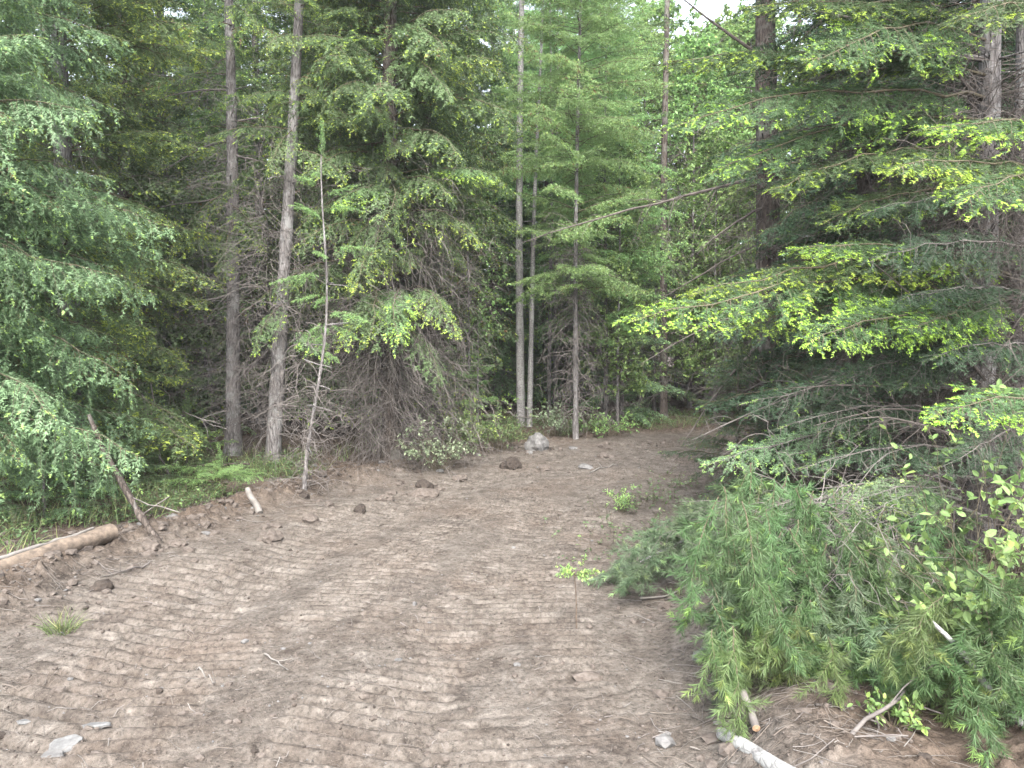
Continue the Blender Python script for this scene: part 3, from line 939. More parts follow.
tree('young_fir', 'dark young fir with layered sprays near the bend, behind the larch', gx(622, 18.4), 18.4, 5.2, .06, seed=23, stubs=0,
     crown_geo=lambda cl: crown(23, lib['fir_far'], cl, .5, 5.2, 1.4, 5, .3, -10, 25, .7), crown_mats=('firpale', 'twiglive'))
t, cl = tree('pine_tree', 'tall grey trunk with lichen standing alone beyond the road bend', gx(664, 19.5), 19.5, 14, .105, 'barkdark', seed=24, stubs=26, rtop=.5,
             crown_geo=lambda cl: crown(24, lib['fir_far'], cl, 3.2, 14, 1.15, 2.2, .6, -10, 25, .5), tang=dict(n=160, z0=.5, z1=7, rad=1.3, r=.006))

for px, Y, H_, sd_, m_, lb in ((40, 7.6, 1.2, 41, 'firpale', 'bushy knee high fir under the drooping spruce, just behind the cut log'), (118, 8.9, 1.1, 42, 'firpale', 'small pale fir behind the leaning broken stick'), (185, 10.8, .9, 43, 'fir', 'little fir in the undergrowth before the straight grey trunk'), (20, 9.2, 1.9, 44, 'fir', 'head high young fir in the shade behind the drooping spruce')):
    tree('young_fir', lb, gx(px, Y), Y, H_, .02, seed=sd_, stubs=0, crown_geo=lambda cl: crown(sd_, lib['fir_mid'], cl, .1, H_, .75, 6, .15, -5, 30, .6), crown_mats=(m_, 'twiglive'))

# ================================================================= TREES ON THE NEAR VERGE
x0 = gx(772, 9.4)
t, cl = tree('fir_tree', 'stout dark trunk with long bare limbs reaching over the road', x0, 9.4, 14, .17, 'barkdark', seed=30, bend=(-.25, 0), stubs=24, rtop=.3,
             crown_geo=lambda cl: crown(30, lib['fir_dull'], cl, 7.0, 14, 1.6, 3., .5, -12, 25, .6), tang=dict(n=300, z0=.4, z1=4.2, rad=1.3, r=.004, droop=.18), tmat='twigdark')
for i, (B, T, r) in enumerate([((768, 175, 9.4), (530, 262, 9.2), .02), ((770, 205, 9.4), (690, 262, 8.6), .016), ((766, 60, 9.4), (655, 20, 9.0), .02), ((768, 115, 9.4), (690, 128, 8.9), .018), ((772, 330, 9.4), (690, 470, 8.3), .018),
                               ((775, 300, 9.4), (660, 390, 8.9), .014), ((772, 380, 9.4), (705, 440, 8.2), .014), ((770, 240, 9.4), (640, 330, 9.3), .012)]):
    B, T = pt(*B), pt(*T)
    L = float(np.linalg.norm(T - B))
    me = dead_bough(420 + i, L, int(10 + L * 4), r, .1, .09, .3).mesh('dead_branch', ['twigdark'])
    o = link('dead_branch', me, t, B - np.array(t.location))
    o.rotation_euler = Matrix(frame(T - B + np.array([0, 0, .10 * L])).tolist()).to_euler()
tree('fir_tree', 'slim grey trunk deep among verge firs between the stout dark trunk and double stem', gx(940, 10.5), 10.5, 13, .1, 'bark', seed=31, stubs=20, rtop=.4,
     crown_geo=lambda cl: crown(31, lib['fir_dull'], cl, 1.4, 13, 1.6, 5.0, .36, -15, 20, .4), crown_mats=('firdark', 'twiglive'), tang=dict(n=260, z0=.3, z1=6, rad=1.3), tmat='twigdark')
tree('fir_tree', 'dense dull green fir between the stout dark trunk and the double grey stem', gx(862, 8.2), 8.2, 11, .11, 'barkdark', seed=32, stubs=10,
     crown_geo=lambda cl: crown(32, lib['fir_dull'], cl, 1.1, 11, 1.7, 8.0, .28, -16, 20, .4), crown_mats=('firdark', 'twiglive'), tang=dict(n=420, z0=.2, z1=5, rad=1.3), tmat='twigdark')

for px, Y, H_, sd_, lb in ((738, 8.5, 1.5, 38, 'low dull young fir hiding the foot of the stout dark trunk'), (812, 7.2, 1.7, 39, 'dull shaded young fir under the long bright boughs, behind the bent pine'), (905, 6.6, 1.5, 40, 'thin shaded young fir among the dead twigs of the verge')):
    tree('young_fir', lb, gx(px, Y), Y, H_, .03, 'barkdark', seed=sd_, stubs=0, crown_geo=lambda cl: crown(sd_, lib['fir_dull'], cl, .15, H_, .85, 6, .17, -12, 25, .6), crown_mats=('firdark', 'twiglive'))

HERO = dict(nl=.026, nw=.0044, nsp=.0036, br_sp=.058, ter_sp=.036, ter_len=.105, rw=.65)
x0, y0 = gx(985, 6.2), 6.2
hero, cl = tree('fir_tree', 'verge fir with a double grey stem and long bright tipped boughs sweeping over the road', x0, y0, 12, .1, 'bark', seed=33, stubs=24, rtop=.4,
                crown_geo=lambda cl: crown(33, lib['fir_mid'], cl, 5.6, 12, 1.9, 4.5, .4, -12, 22, .5), tang=dict(n=900, z0=.2, z1=3.8, rad=1.7, r=.0032, droop=.14, wob=.27, sub=4), tmat='twigdark')
tg, _ = trunk(34, 11, .085, (.1, .2), stubs=14, rtop=.4)
tg.obj('trunk', 'bark', hero, (.36, .12, 0), smooth=True)
for i, (B, T, W, kw) in enumerate([
    ((985, 300, 6.15), (630, 322, 4.7), .62, dict(arch=.06, hang=.2)), ((985, 262, 6.15), (690, 296, 5.0), .5, dict(arch=.05)), ((1000, 305, 5.9), (800, 348, 4.5), .42, dict(arch=.04)),
    ((1010, 275, 6.0), (795, 250, 5.1), .45, dict(arch=.05)), ((990, 290, 6.1), (735, 330, 5.4), .5, dict(arch=.05)), ((1000, 300, 6.1), (905, 330, 4.7), .4, dict(arch=.06)),
    ((985, 75, 6.15), (664, 62, 5.2), .6, dict(arch=.04)), ((985, 98, 6.15), (672, 128, 5.3), .55, dict(arch=.05)), ((985, 20, 6.15), (745, 8, 5.2), .55, dict(arch=.03)), ((985, 120, 6.15), (700, 178, 5.5), .55, dict(arch=.06)),
    ((985, 40, 6.15), (800, 60, 4.9), .5, dict(arch=.06)), ((985, 150, 6.15), (770, 190, 5.4), .5, dict(arch=.06)), ((985, -30, 6.15), (770, -40, 5.0), .5, dict(arch=.04)), ((985, 190, 6.15), (820, 225, 5.6), .42, dict(arch=.06)),
]):
    kw = dict(dict(hang=.22, tipp=.85 if i < 6 else .45, newfrac=.6, gap=.12, roll=-.45 + .25 * math.sin(i * 2.4)), **kw)
    hang_bough(hero, pt(*B), pt(*T), 500 + i, ('firhero', 'twiglive'), W=W, **kw, **HERO)
for i, (B, T, W) in enumerate([((940, 430, 5.8), (702, 466, 5.5), .34), ((960, 500, 5.4), (742, 520, 4.5), .36), ((960, 490, 5.3), (852, 506, 4.5), .28), ((960, 380, 5.9), (740, 405, 5.6), .4), ((965, 415, 5.7), (775, 430, 5.2), .36), ((960, 450, 5.6), (800, 470, 5.0), .34),
                               ((970, 350, 5.9), (840, 385, 5.3), .36), ((980, 330, 5.9), (900, 390, 5.2), .34),
                               ((1040, 300, 5.6), (900, 300, 4.9), .4), ((1040, 350, 5.6), (930, 360, 4.8), .36), ((1050, 250, 5.8), (870, 262, 5.2), .42), ((1040, 430, 5.5), (930, 470, 4.7), .34), ((1040, 200, 5.9), (860, 215, 5.5), .42)]):
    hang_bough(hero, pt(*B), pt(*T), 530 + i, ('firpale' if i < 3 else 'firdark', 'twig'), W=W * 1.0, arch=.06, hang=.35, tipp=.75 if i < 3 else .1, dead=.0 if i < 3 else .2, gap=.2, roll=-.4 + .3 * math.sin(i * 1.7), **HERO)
for i, (B, T, r) in enumerate([((985, 60, 6.2), (800, 92, 5.6), .02), ((985, 105, 6.2), (860, 72, 5.6), .018), ((985, 125, 6.2), (830, 145, 5.4), .016), ((985, 340, 6.), (690, 440, 5.6), .015), ((985, 380, 5.9), (860, 330, 4.9), .012),
                               ((985, 450, 5.8), (870, 500, 4.6), .014), ((985, 480, 5.8), (800, 560, 4.8), .014), ((985, 420, 5.8), (830, 450, 4.9), .012), ((985, 395, 5.8), (790, 398, 5.1), .012), ((990, 520, 5.6), (890, 560, 4.5), .014)]):
    B, T = pt(*B), pt(*T)
    L = float(np.linalg.norm(T - B))
    me = dead_bough(560 + i, L, int(14 + L * 5), r, .08, .09, .35).mesh('dead_branch', ['twigdark' if i % 3 else 'twig'])
    o = link('dead_branch', me, hero, B - np.array(hero.location))
    o.rotation_euler = Matrix(frame(T - B + np.array([0, 0, .15 * L])).tolist()).to_euler()

tree('fir_tree', 'thick dark fir rising directly behind the double grey stem', gx(965, 7.4), 7.4, 10, .1, 'barkdark', seed=37, stubs=6,
     crown_geo=lambda cl: crown(37, lib['fir_dull'], cl, 1.0, 10, 1.5, 6.5, .3, -16, 20, .35), crown_mats=('firdark', 'twiglive'), tang=dict(n=420, z0=.2, z1=4.5, rad=1.4, r=.0036, sub=4), tmat='twigdark')
x0, y0 = gx(1120, 4.6), 4.6
side, cl = tree('fir_tree', 'fir at the verge edge whose two bright sprays reach in before the double stem', x0, y0, 11, .13, 'barkdark', seed=36, stubs=14,
                crown_geo=lambda cl: crown(36, lib['fir_mid'], cl, 4.6, 11, 1.7, 4., .42, -12, 22, .5), tang=dict(n=320, z0=.2, z1=3.5, rad=1.2, r=.003), tmat='twigdark')
for i, (B, T, W, tp) in enumerate([((1090, 190, 4.6), (890, 172, 3.9), .36, .9), ((1090, 140, 4.6), (925, 130, 4.1), .34, .9), ((1085, 185, 4.5), (960, 205, 3.7), .34, .6), ((1090, 405, 4.5), (932, 420, 3.75), .26, .9), ((1090, 10, 4.6), (960, 20, 4.2), .4, .3)]):
    hang_bough(side, pt(*B), pt(*T), 600 + i, ('firhero', 'twiglive'), W=W * 1.15, arch=.06, hang=.3, tipp=tp, newfrac=.65, roll=-.4, **HERO)

# ================================================================= BENT PINES ON THE VERGE
PINE = dict(nl=.062, nw=.0036, nsp=.0019, br_sp=.13, ter_sp=.10, ter_len=.12, brush=True, nang=40., ang=38., rw=.42, full=True)


def hanging(t, px, py, Y, dx, dz, dy, seed, mats, L=None, **kw):
    B = pt(px, py, Y)
    T = B + np.array([dx, dy, dz])
    hang_bough(t, B, T, seed, mats, roll=R(seed).uniform(-.6, .6), **dict(dict(W=.2, arch=.08, hang=.3, tipp=.25, gap=.12), **kw), **PINE)


b = on_ground(872, 640)
pine = thing('bent_pine', 'young pine pushed over at the road edge, long green needled boughs hanging to the dirt', 'tree', b)
P = np.array([b + (0, 0, -.1), pt(858, 620, b[1] + .02), pt(842, 590, b[1] + .02), pt(826, 560, b[1] + .1), pt(800, 535, b[1] + .16), pt(770, 525, b[1] + .2)]) - b
Geo().add(*tubes(_catmull(P, 5), np.linspace(.03, .012, 26), 10)).obj('trunk', 'bark', pine, smooth=True)
rng = R(61)
k = 0
for px in np.linspace(710, 910, 14):
    for row in range(5):
        y_top = np.interp(px, [700, 740, 800, 860, 910], [515, 470, 485, 520, 555]) + row * 33 + rng.normal(0, 12)
        Yd = b[1] - .12 + rng.normal(0, .12) - .1 * row
        bot = np.interp(px, [700, 735, 775, 815, 860, 910], [730, 730, 640, 725, 660, 640])
        p = pt(px + rng.normal(0, 8), y_top, Yd)
        room = (bot - y_top) / F_PX * Yd
        if room < .08:
            continue
        ln = min(rng.uniform(.24, .66), room)
        T = p + np.array([rng.normal(-.02, .09), rng.normal(-.1, .08), -ln])
        T[2] = max(T[2], gz(T[0], T[1]) + .03)
        hang_bough(pine, p, T, 640 + k, (('pine', 'pine', 'pinegrey', 'pine', 'pineyellow')[k % 5], 'twiglive'), roll=rng.uniform(-1.2, 1.2), W=rng.uniform(.12, .24), arch=.1, hang=.15, tipp=.3, gap=.1, **PINE)
        k += 1
for px in np.linspace(760, 960, 16):
    for row in range(3):
        p = pt(px + rng.normal(0, 8), np.interp(px, [760, 850, 960], [470, 500, 520]) + row * 34 + rng.normal(0, 10), b[1] + .35 + rng.normal(0, .14))
        ln = rng.uniform(.3, .5)
        T = p + np.array([rng.normal(-.05, .1), rng.normal(-.1, .08), -ln])
        T[2] = max(T[2], gz(T[0], T[1]) + .03)
        hang_bough(pine, p, T, 1200 + k, ('pine', 'twiglive'), roll=rng.uniform(-1, 1), W=.18, arch=.1, hang=.15, tipp=.2, gap=.1, **dict(PINE, nsp=.0026, nw=.0042))
        k += 1
o = tangle(66, 260, .05, .75, .75, .0028, .1, .26, .05, 3).obj('twig_tangle', 'twig', pine)
o['kind'] = 'stuff'
o.location = (-.25, .12, 0)
b2 = on_ground(1000, 735)
pine2 = thing('bent_pine', 'yellowish long needled pine lying against the leafy shrub in the verge corner', 'tree', b2)
Geo().add(*tubes(_catmull(np.array([b2 + (.2, .1, -.05), pt(990, 690, b2[1]), pt(960, 650, b2[1]), pt(930, 620, b2[1] + .05)]) - b2, 5), np.linspace(.02, .008, 16), 8)).obj('trunk', 'barkpale', pine2, smooth=True)
for i in range(44):
    px, py = rng.uniform(905, 1060), rng.uniform(570, 700)
    p = pt(px, py, b2[1] + rng.uniform(-.1, .35))
    T = p + np.array([rng.normal(-.05, .14), rng.normal(-.06, .1), -rng.uniform(.15, .34)])
    T[2] = max(T[2], gz(T[0], T[1]) + .03)
    hang_bough(pine2, p, T, 700 + i, (('pineyellow', 'pine', 'pine')[i % 3], 'twiglive'), roll=rng.uniform(-1.2, 1.2), W=rng.uniform(.1, .2), arch=.15, hang=.2, tipp=.4, gap=.1, **PINE)
b3 = on_ground(705, 565)
pine3 = thing('fallen_pine_top', 'grey green pine top lying over the bank beside the hanging pine boughs', 'tree', b3)
Geo().add(*tubes(_catmull(np.array([b3 + (.5, .25, .15), pt(705, 535, b3[1]), pt(675, 545, b3[1]), pt(640, 562, b3[1])]) - b3, 5), np.linspace(.02, .007, 16), 8)).obj('trunk', 'barkpale', pine3, smooth=True)
for i in range(44):
    px = rng.uniform(640, 735)
    py = np.interp(px, [640, 680, 735], [545, 510, 490]) + rng.uniform(0, 45)
    Yd = b3[1] + rng.uniform(-.3, .5)
    p = pt(px, py, Yd)
    T = p + np.array([rng.normal(-.14, .14), rng.normal(-.12, .1), rng.normal(-.12, .08)])
    p[2], T[2] = max(p[2], gz(p[0], p[1]) + .06), max(T[2], gz(T[0], T[1]) + .03)
    hang_bough(pine3, p, T, 740 + i, ('pinegrey', 'twig'), roll=rng.uniform(-1, 1), W=.17, arch=.12, hang=.1, tipp=.2, gap=.1, **dict(PINE, nsp=.0026, nw=.0042))


# ================================================================= SHRUBS, SAPLINGS, SEEDLINGS
def add_shrub(name, label, loc, leafm, cat='shrub', group=None, **kw):
    t = thing(name, label, cat, loc, group)
    st, fo = shrub(**kw)
    st.obj('stem', 'twiglive', t, smooth=True)
    fo.obj('foliage', leafm, t)
    return t


p = on_ground(1012, 725)
add_shrub('leafy_shrub', 'broad leaved green shrub at the verge beside the yellowish pine', (p[0] + .1, p[1] + .12, p[2]), 'leaf', seed=81, n_stem=26, H=1.0, spread=.36, lps=40, ln=.05, tipp=.1)
p = on_ground(1000, 640)
add_shrub('leafy_shrub', 'taller sparse shrub with bigger leaves behind the verge corner shrub', p, 'leaf', seed=80, n_stem=16, H=1.25, spread=.5, lps=26, ln=.055, tipp=.1)
add_shrub('leafy_shrub', 'low round leaved plant on the dirt under the yellowish pine', on_ground(892, 728), 'leaf', seed=82, n_stem=12, H=.16, spread=.12, lps=14, ln=.035, tipp=.3)
add_shrub('leafy_shrub', 'pale silvery leaved shrub at the foot of the drooping fir', on_ground(440, 470), 'leafgrey', seed=83, n_stem=40, H=.8, spread=.55, lps=26, ln=.055, tipp=.35, simple=True)
add_shrub('leafy_shrub', 'bright green bush behind the silvery leaved shrub', on_ground(470, 452), 'leaf', seed=84, n_stem=40, H=1.1, spread=.6, lps=26, ln=.06, tipp=.4, simple=True)
add_shrub('leafy_shrub', 'yellow green ferny bush between the silvery shrub and the grey boulder', on_ground(498, 450), 'grass', seed=85, n_stem=36, H=.75, spread=.5, lps=26, ln=.07, tipp=.2, simple=True, wid=.5)
add_shrub('leafy_shrub', 'bluish green bush between the grey boulder and the larch foot', on_ground(556, 436), 'leafgrey', seed=86, n_stem=36, H=.85, spread=.6, lps=24, ln=.055, tipp=.15, simple=True)
add_shrub('leafy_shrub', 'small green bush on the bank beyond the larch', on_ground(608, 436), 'leaf', seed=87, n_stem=34, H=.7, spread=.7, lps=22, ln=.06, tipp=.15, simple=True)
p = on_ground(577, 630)
sap = add_shrub('sapling', 'single light green sapling standing in the road on a bare thin stem', p, 'larch', 'sapling', seed=88, n_stem=3, H=.1, spread=.05, lps=1, ln=.02, simple=True)
for ch in list(sap.children):
    bpy.data.objects.remove(ch)
rng = R(88)
P = wander(rng, [[0, 0, -.03]], [[-.02, .0, 1]], .43, 8, .05)
Geo().add(*tubes(P, np.linspace(.006, .003, 8)[None], 6)).obj('stem', 'rotwood', sap, smooth=True)
g = Geo()
a = rng.uniform(0, 2 * PI, 14)
Q = wander(rng, np.tile(P[0, -1], (14, 1)) - np.array([0, 0, .06]) * rng.random((14, 1)), np.stack([np.cos(a), np.sin(a), rng.uniform(.0, .5, 14)], 1), rng.uniform(.1, .2, 14), 6, .12, .06)
g.add(*tubes(Q, np.full((14, 6), .0015), 3), 1)
ci = rng.integers(0, 14, 420)
pp, tt = along_m(Q, ci, rng.uniform(.15, 1, 420))
leaves(rng, g, pp, tt * .6 + unit(rng.normal(0, 1, (420, 3))), unit(np.array([0, 0, 1.]) + rng.normal(0, .4, (420, 3))), rng.uniform(.014, .03, 420), .5, True, .8)
g.obj('foliage', ['leaf', 'twiglive'], sap)
p = on_ground(622, 512)
add_shrub('seedling', 'tiny yellow green seedling on a tuft of rusty litter farther up the road', p, 'larch', 'seedling', seed=89, n_stem=14, H=.3, spread=.16, lps=30, ln=.035, tipp=.6, simple=True, wid=.6)
p = on_ground(218, 498)
sf = thing('fir_seedling', 'small flat topped fir seedling with bright sprays at the foot of the straight grey trunk', 'seedling', p)
tg, cl = trunk(90, .42, .012, stubs=0)
tg.obj('trunk', 'twiglive', sf, smooth=True)
crown(90, lib['fir_mid'], cl, .22, .45, .62, 7, .06, 5, 20, .2).obj('crown', ['larch', 'twiglive'], sf)
p = on_ground(62, 632)


def grass_geo(rng, p, n, h, spread, w=.004):
    g = Geo()
    a = rng.uniform(0, 2 * PI, n)
    b = p + np.stack([np.cos(a), np.sin(a), 0 * a], 1) * (spread * rng.random((n, 1)))
    d = np.stack([np.cos(a) * .5, np.sin(a) * .5, np.ones(n)], 1) + rng.normal(0, .2, (n, 3))
    P = wander(rng, b, d, h * rng.uniform(.5, 1.1, n), 5, .12, .16)
    return ribbon(rng, g, P, w)


def ribbon(rng, g, P, w, tipp=.25):
    m, n, _ = P.shape
    sd = unit(np.cross(P[:, -1] - P[:, 0], rng.normal(0, 1, (m, 3))))
    ww = (w * np.linspace(1, .12, n))[None, :, None] * sd[:, None]
    V = np.stack([P - ww, P + ww], 2).reshape(-1, 3)
    base = (np.arange(m)[:, None] * n + np.arange(n - 1)[None]).reshape(-1, 1) * 2
    F = np.concatenate([base + np.array([[0, 1, 3]]), base + np.array([[0, 3, 2]])])
    r = np.repeat(rng.random(m) * .96, n - 1)
    tp = np.repeat((rng.random(m) < tipp) * 1., n - 1)
    g.add(V, F, 0, np.concatenate([tp, tp]), np.concatenate([r, r]))
    return g


tf = thing('grass_tuft', 'lone pale grass tuft growing in the dirt below the cut log', 'grass', p)
grass_geo(R(91), np.zeros(3), 110, .17, .09, .0028).obj('blades', 'grass', tf)

# ================================================================= LOGS, STICKS, STONES
rng = R(95)


def log(name, label, A, B, r0, r1, m, cutm='cut', cat='log', n=16, wob=.02, sides=14):
    A, B = np.asarray(A, float), np.asarray(B, float)
    t = thing(name, label, cat, A)
    s = np.linspace(0, 1, n)
    L = np.linalg.norm(B - A)
    P = (B - A)[None] * s[:, None] + wob * L * np.stack([np.sin(s * 5) * s * (1 - s), np.cos(s * 4) * s * (1 - s), .5 * np.sin(s * 7) * s * (1 - s)], 1)
    rr = np.linspace(r0, r1, n)
    V, F = tubes(P, rr, sides)
    ang = np.tile(np.arange(sides) * 2 * PI / sides, n)
    c = np.repeat(P, sides, 0)
    V = c + (V - c) * (1 + .12 * noise2(ang * 1.3 + r0 * 99, np.repeat(s, sides) * L * 4))[:, None]
    Geo().add(V, F).obj('log_bark', m, t, smooth=True)
    e = V[:sides]
    Geo().add(np.concatenate([e, e.mean(0)[None] - unit(B - A)[None] * .004]), [(sides, (i + 1) % sides, i) for i in range(sides)]).obj('cut_end', cutm, t)
    e = V[-sides:]
    Geo().add(np.concatenate([e, e.mean(0)[None] + unit(B - A)[None] * .004]), [(sides, i, (i + 1) % sides) for i in range(sides)]).obj('cut_end', cutm, t)
    return t


A = pt(112, 541, 6.55)
A[2] = gz(A[0], A[1]) + .075
B = on_ground(-90, 600)
B = B + (0, 0, .03)
lg = log('log', 'weathered cut log with orange end lying on the bank under the spruce', A, B, .078, .05, 'wood', 'log_end')
g = Geo()
s = np.linspace(.12, .8, 14)
Ps = (B - A)[None] * s[:, None] + np.array([0, .02, .068]) + rng.normal(0, .008, (14, 3))
g.add(*tubes(Ps, np.linspace(.012, .022, 14), 5))
g.obj('bark_flap', 'twigpale', lg, smooth=True)
A, B = on_ground(722, 740), on_ground(800, 790)
log('log', 'pale debarked pole lying at the road edge under the hanging pine boughs', A + (0, 0, .03), B + (0, 0, .035), .03, .036, 'barkpale', 'twigpale', n=12)
A = on_ground(754, 735)
log('log', 'short upright cut stub with reddish end beside the debarked pole', A + (0, -.03, .045), A + (.01, .2, .1), .017, .018, 'twig', 'log_end', 'stub', n=6)
A = on_ground(256, 512)
log('log', 'short bleached log end poking from the berm below the grey trunks', A + (.05, -.03, -.01), A + (-.16, .2, .22), .04, .028, 'twigpale', 'twigpale', n=8, wob=.1)
A, B = on_ground(160, 532), pt(85, 410, 7.0)
st = thing('dead_stick', 'dark leaning broken stick with a pale split, propped against the spruce', 'stick', A)
P = wander(rng, [[0, 0, -.05]], [B - A], float(np.linalg.norm(B - A)) + .05, 14, .035)
Geo().add(*tubes(P, np.linspace(.034, .018, 14)[None] * (1 + .15 * rng.normal(0, 1, (1, 14))), 8)).obj('stick_bark', 'barkdark', st, smooth=True)
i = 4
Geo().add(*tubes(np.array([P[0, 3], P[0, 4] + (0.01, -.02, 0), P[0, 4] + (.015, -.035, .07)]), [.006, .016, .003], 6)).obj('split_wood', 'twigpale', st, smooth=True)
Q = wander(rng, P[0, [3, 5, 8]], [[.5, 0, .6], [.8, -.2, -.25], [-.4, 0, .8]], [.3, .55, .3], 6, .12, .02)
for q in Q:
    Geo().add(*tubes(q[None], np.full((1, 6), .006), 4)).obj('side_twig', 'twig', st)


def rock(name, label, px, py, sc, m, seed, cat, flat=0., rz=None, sink=.35, sub=3, amp=.3, group=None):
    p = on_ground(px, py)
    o = blob(seed, sub, amp, sc, flat=flat).obj(name, m, None, (p[0], p[1], p[2] + sc[2] * (flat or 1) * (1 - 2 * sink) * .6), smooth=False)
    o.rotation_euler = (R(seed).normal(0, .1), R(seed + 1).normal(0, .1), seed if rz is None else rz)
    return tag(o, label, cat, group)


rock('stone', 'largest of the flat pale stones on the road, square edged', 66, 745, (.075, .05, .03), 'stone', 3, 'stone', .5, .2)
rock('stone', 'narrow flat pale stone just above the largest pale one', 96, 726, (.068, .022, .02), 'stone', 4, 'stone', .5, -.05)
rock('stone', 'small thin pale stone, farther along the row from the largest one', 28, 722, (.05, .02, .016), 'stone', 5, 'stone', .5, .3)
rock('stone', 'dull buff stone half sunk below the largest pale one', 52, 757, (.055, .04, .02), 'stonegrey', 6, 'stone', .5, -.3)
rock('stone', 'pale flat stone at the far road edge below the grey boulder', 586, 468, (.13, .1, .05), 'stonegrey', 12, 'stone')
rock('stone', 'whitish stone on the far bank near the larch foot', 574, 449, (.1, .08, .04), 'stonegrey', 13, 'stone')
rock('dirt_clod', 'black muddy clod lying below the cut log', 102, 590, (.085, .07, .065), 'soil', 7, 'clod')
rock('dirt_clod', 'dark root clod on the berm before the drooping fir', 360, 511, (.13, .07, .06), 'soil', 8, 'clod')
rock('dirt_clod', 'dark clod under the silvery leaved shrub', 424, 487, (.13, .1, .08), 'soil', 9, 'clod')
rock('dirt_clod', 'brown clod just below the dark one near the silvery leaved shrub', 424, 496, (.2, .13, .08), 'clod', 22, 'clod')
rock('dirt_clod', 'tall overturned soil clod with a black hollow beside the grey boulder', 511, 468, (.17, .15, .13), 'soil', 10, 'clod', amp=.5)
rock('boulder', 'grey rounded boulder at the bend, in front of the twin pale trunks', 537, 450, (.24, .2, .22), 'stonegrey', 11, 'boulder', amp=.35, sink=.2)
for i, (px, py, sx, lb) in enumerate([(150, 548, .1, 'crumbled brown clod at the foot of the leaning stick'), (178, 545, .08, 'little brown clod beside the crumbled one at the stick foot'), (270, 540, .13, 'wide brown clod on the berm below the bleached log end'),
                                      (310, 520, .1, 'brown clod on the berm below the thin crooked stem'), (385, 500, .1, 'brown clod between the dark root clod and the dark shrub clod'), (460, 480, .12, 'brown clod below the silvery shrub, towards the overturned soil clod'),
                                      (545, 470, .12, 'brown clod between the overturned soil clod and the pale flat stone'), (605, 458, .14, 'brown mound of soil on the bank just past the larch foot')]):
    rock('dirt_clod', lb, px, py, (sx, sx * .8, sx * .55), 'clod', 40 + i, 'clod', amp=.45)


def stick(name, label, a, b, r, m, cat='stick', seed=1, seg=7, wob=.1, twigs=0, dz=.01):
    A, B = (on_ground(*a) if len(a) == 2 else pt(*a)), (on_ground(*b) if len(b) == 2 else pt(*b))
    rng = R(seed)
    n = seg
    s = np.linspace(0, 1, n)[:, None]
    L = np.linalg.norm(B - A)
    P = A + (B - A) * s + rng.normal(0, wob * L * .12, (n, 3)) * (s * (1 - s) * 4)
    if len(a) == 2 and len(b) == 2:
        P[:, 2] = terrain(P[:, 0], P[:, 1]) + r + dz
    P = P - A
    g = Geo().add(*tubes(P, np.linspace(r, r * .5, n), 6))
    if twigs:
        q, tt = along(P, rng.uniform(.2, .95, twigs))
        Q = wander(rng, q, tt * .5 + unit(rng.normal(0, 1, (twigs, 3))), L * rng.uniform(.15, .4, twigs), 5, .15, .03)
        g.add(*tubes(Q, np.full((twigs, 5), r * .35), 4))
    o = g.obj(name, m, None, A, smooth=True)
    return tag(o, label, cat)


stick('fallen_stick', 'short forked bleached stick on the road', (265, 656), (288, 672), .006, 'twigpale', seed=3, twigs=2)
stick('fallen_stick', 'thin bleached stick nearer the pale stones, beyond the tread marks', (196, 668), (216, 686), .0055, 'twigpale', seed=4, twigs=1)
stick('fallen_stick', 'long thin bleached stick across the bend below the larch', (590, 473), (618, 466), .012, 'twigpale', seed=5, twigs=2)
stick('fallen_branch', 'long thin grey root trailing from the bank past the black muddy clod', (150, 566), (100, 580), .008, 'twig', 'branch', 6, twigs=3)
stick('fallen_branch', 'grey brittle branch arching over the dirt at the yellowish pine', (820, 765), (945, 650, 3.55), .011, 'twig', 'branch', 7, seg=10, twigs=8)
stick('fallen_branch', 'thin dead branch under the hanging pine boughs', (815, 705), (880, 695, 4.0), .007, 'twig', 'branch', 8, twigs=3)
stick('fallen_branch', 'pale twig sticking up beside the debarked pole', (768, 752), (752, 715, 3.5), .005, 'twigpale', 'branch', 9, twigs=2)
stick('fallen_branch', 'bare brown root at the bank under the grey green pine top', (640, 600), (690, 585), .008, 'twigpale', 'branch', 10, twigs=4)
stick('fallen_branch', 'dead stem rising behind the leaning stick', (178, 505, 9.2), (142, 395, 9.4), .018, 'twig', 'branch', 12, seg=10, twigs=12)
stick('fallen_branch', 'dead stem lying along the moss behind the fir seedling', (160, 468, 10.2), (250, 464, 10.4), .028, 'barkdark', 'branch', 13, seg=9, twigs=5)
stick('fallen_branch', 'arching bleached branch between the spruce and the straight grey trunk', (140, 410, 9.8), (220, 424, 10.2), .013, 'twigpale', 'branch', 14, seg=10, twigs=8, wob=.6)
stick('fallen_branch', 'dead branch hooked low across the twin pale trunks', (505, 412, 16.6), (556, 424, 16.2), .018, 'twigpale', 'branch', 15, seg=9, twigs=5, wob=.5)

# ================================================================= LITTER, GRAVEL, GRASS (uncountable)
def scatter(rng, n, ymin=2.9, ymax=17, dlo=-3.2, dhi=3.0):
    y = ymin * np.exp(rng.random(n) * math.log(ymax / ymin))
    x = np.interp(y, PATH[:, 1], PATH[:, 0]) + rng.uniform(dlo, dhi, n) * 1.25
    s, d = road_sd(x, y)
    k = (d > dlo) & (d < dhi)
    return x[k], y[k], d[k]


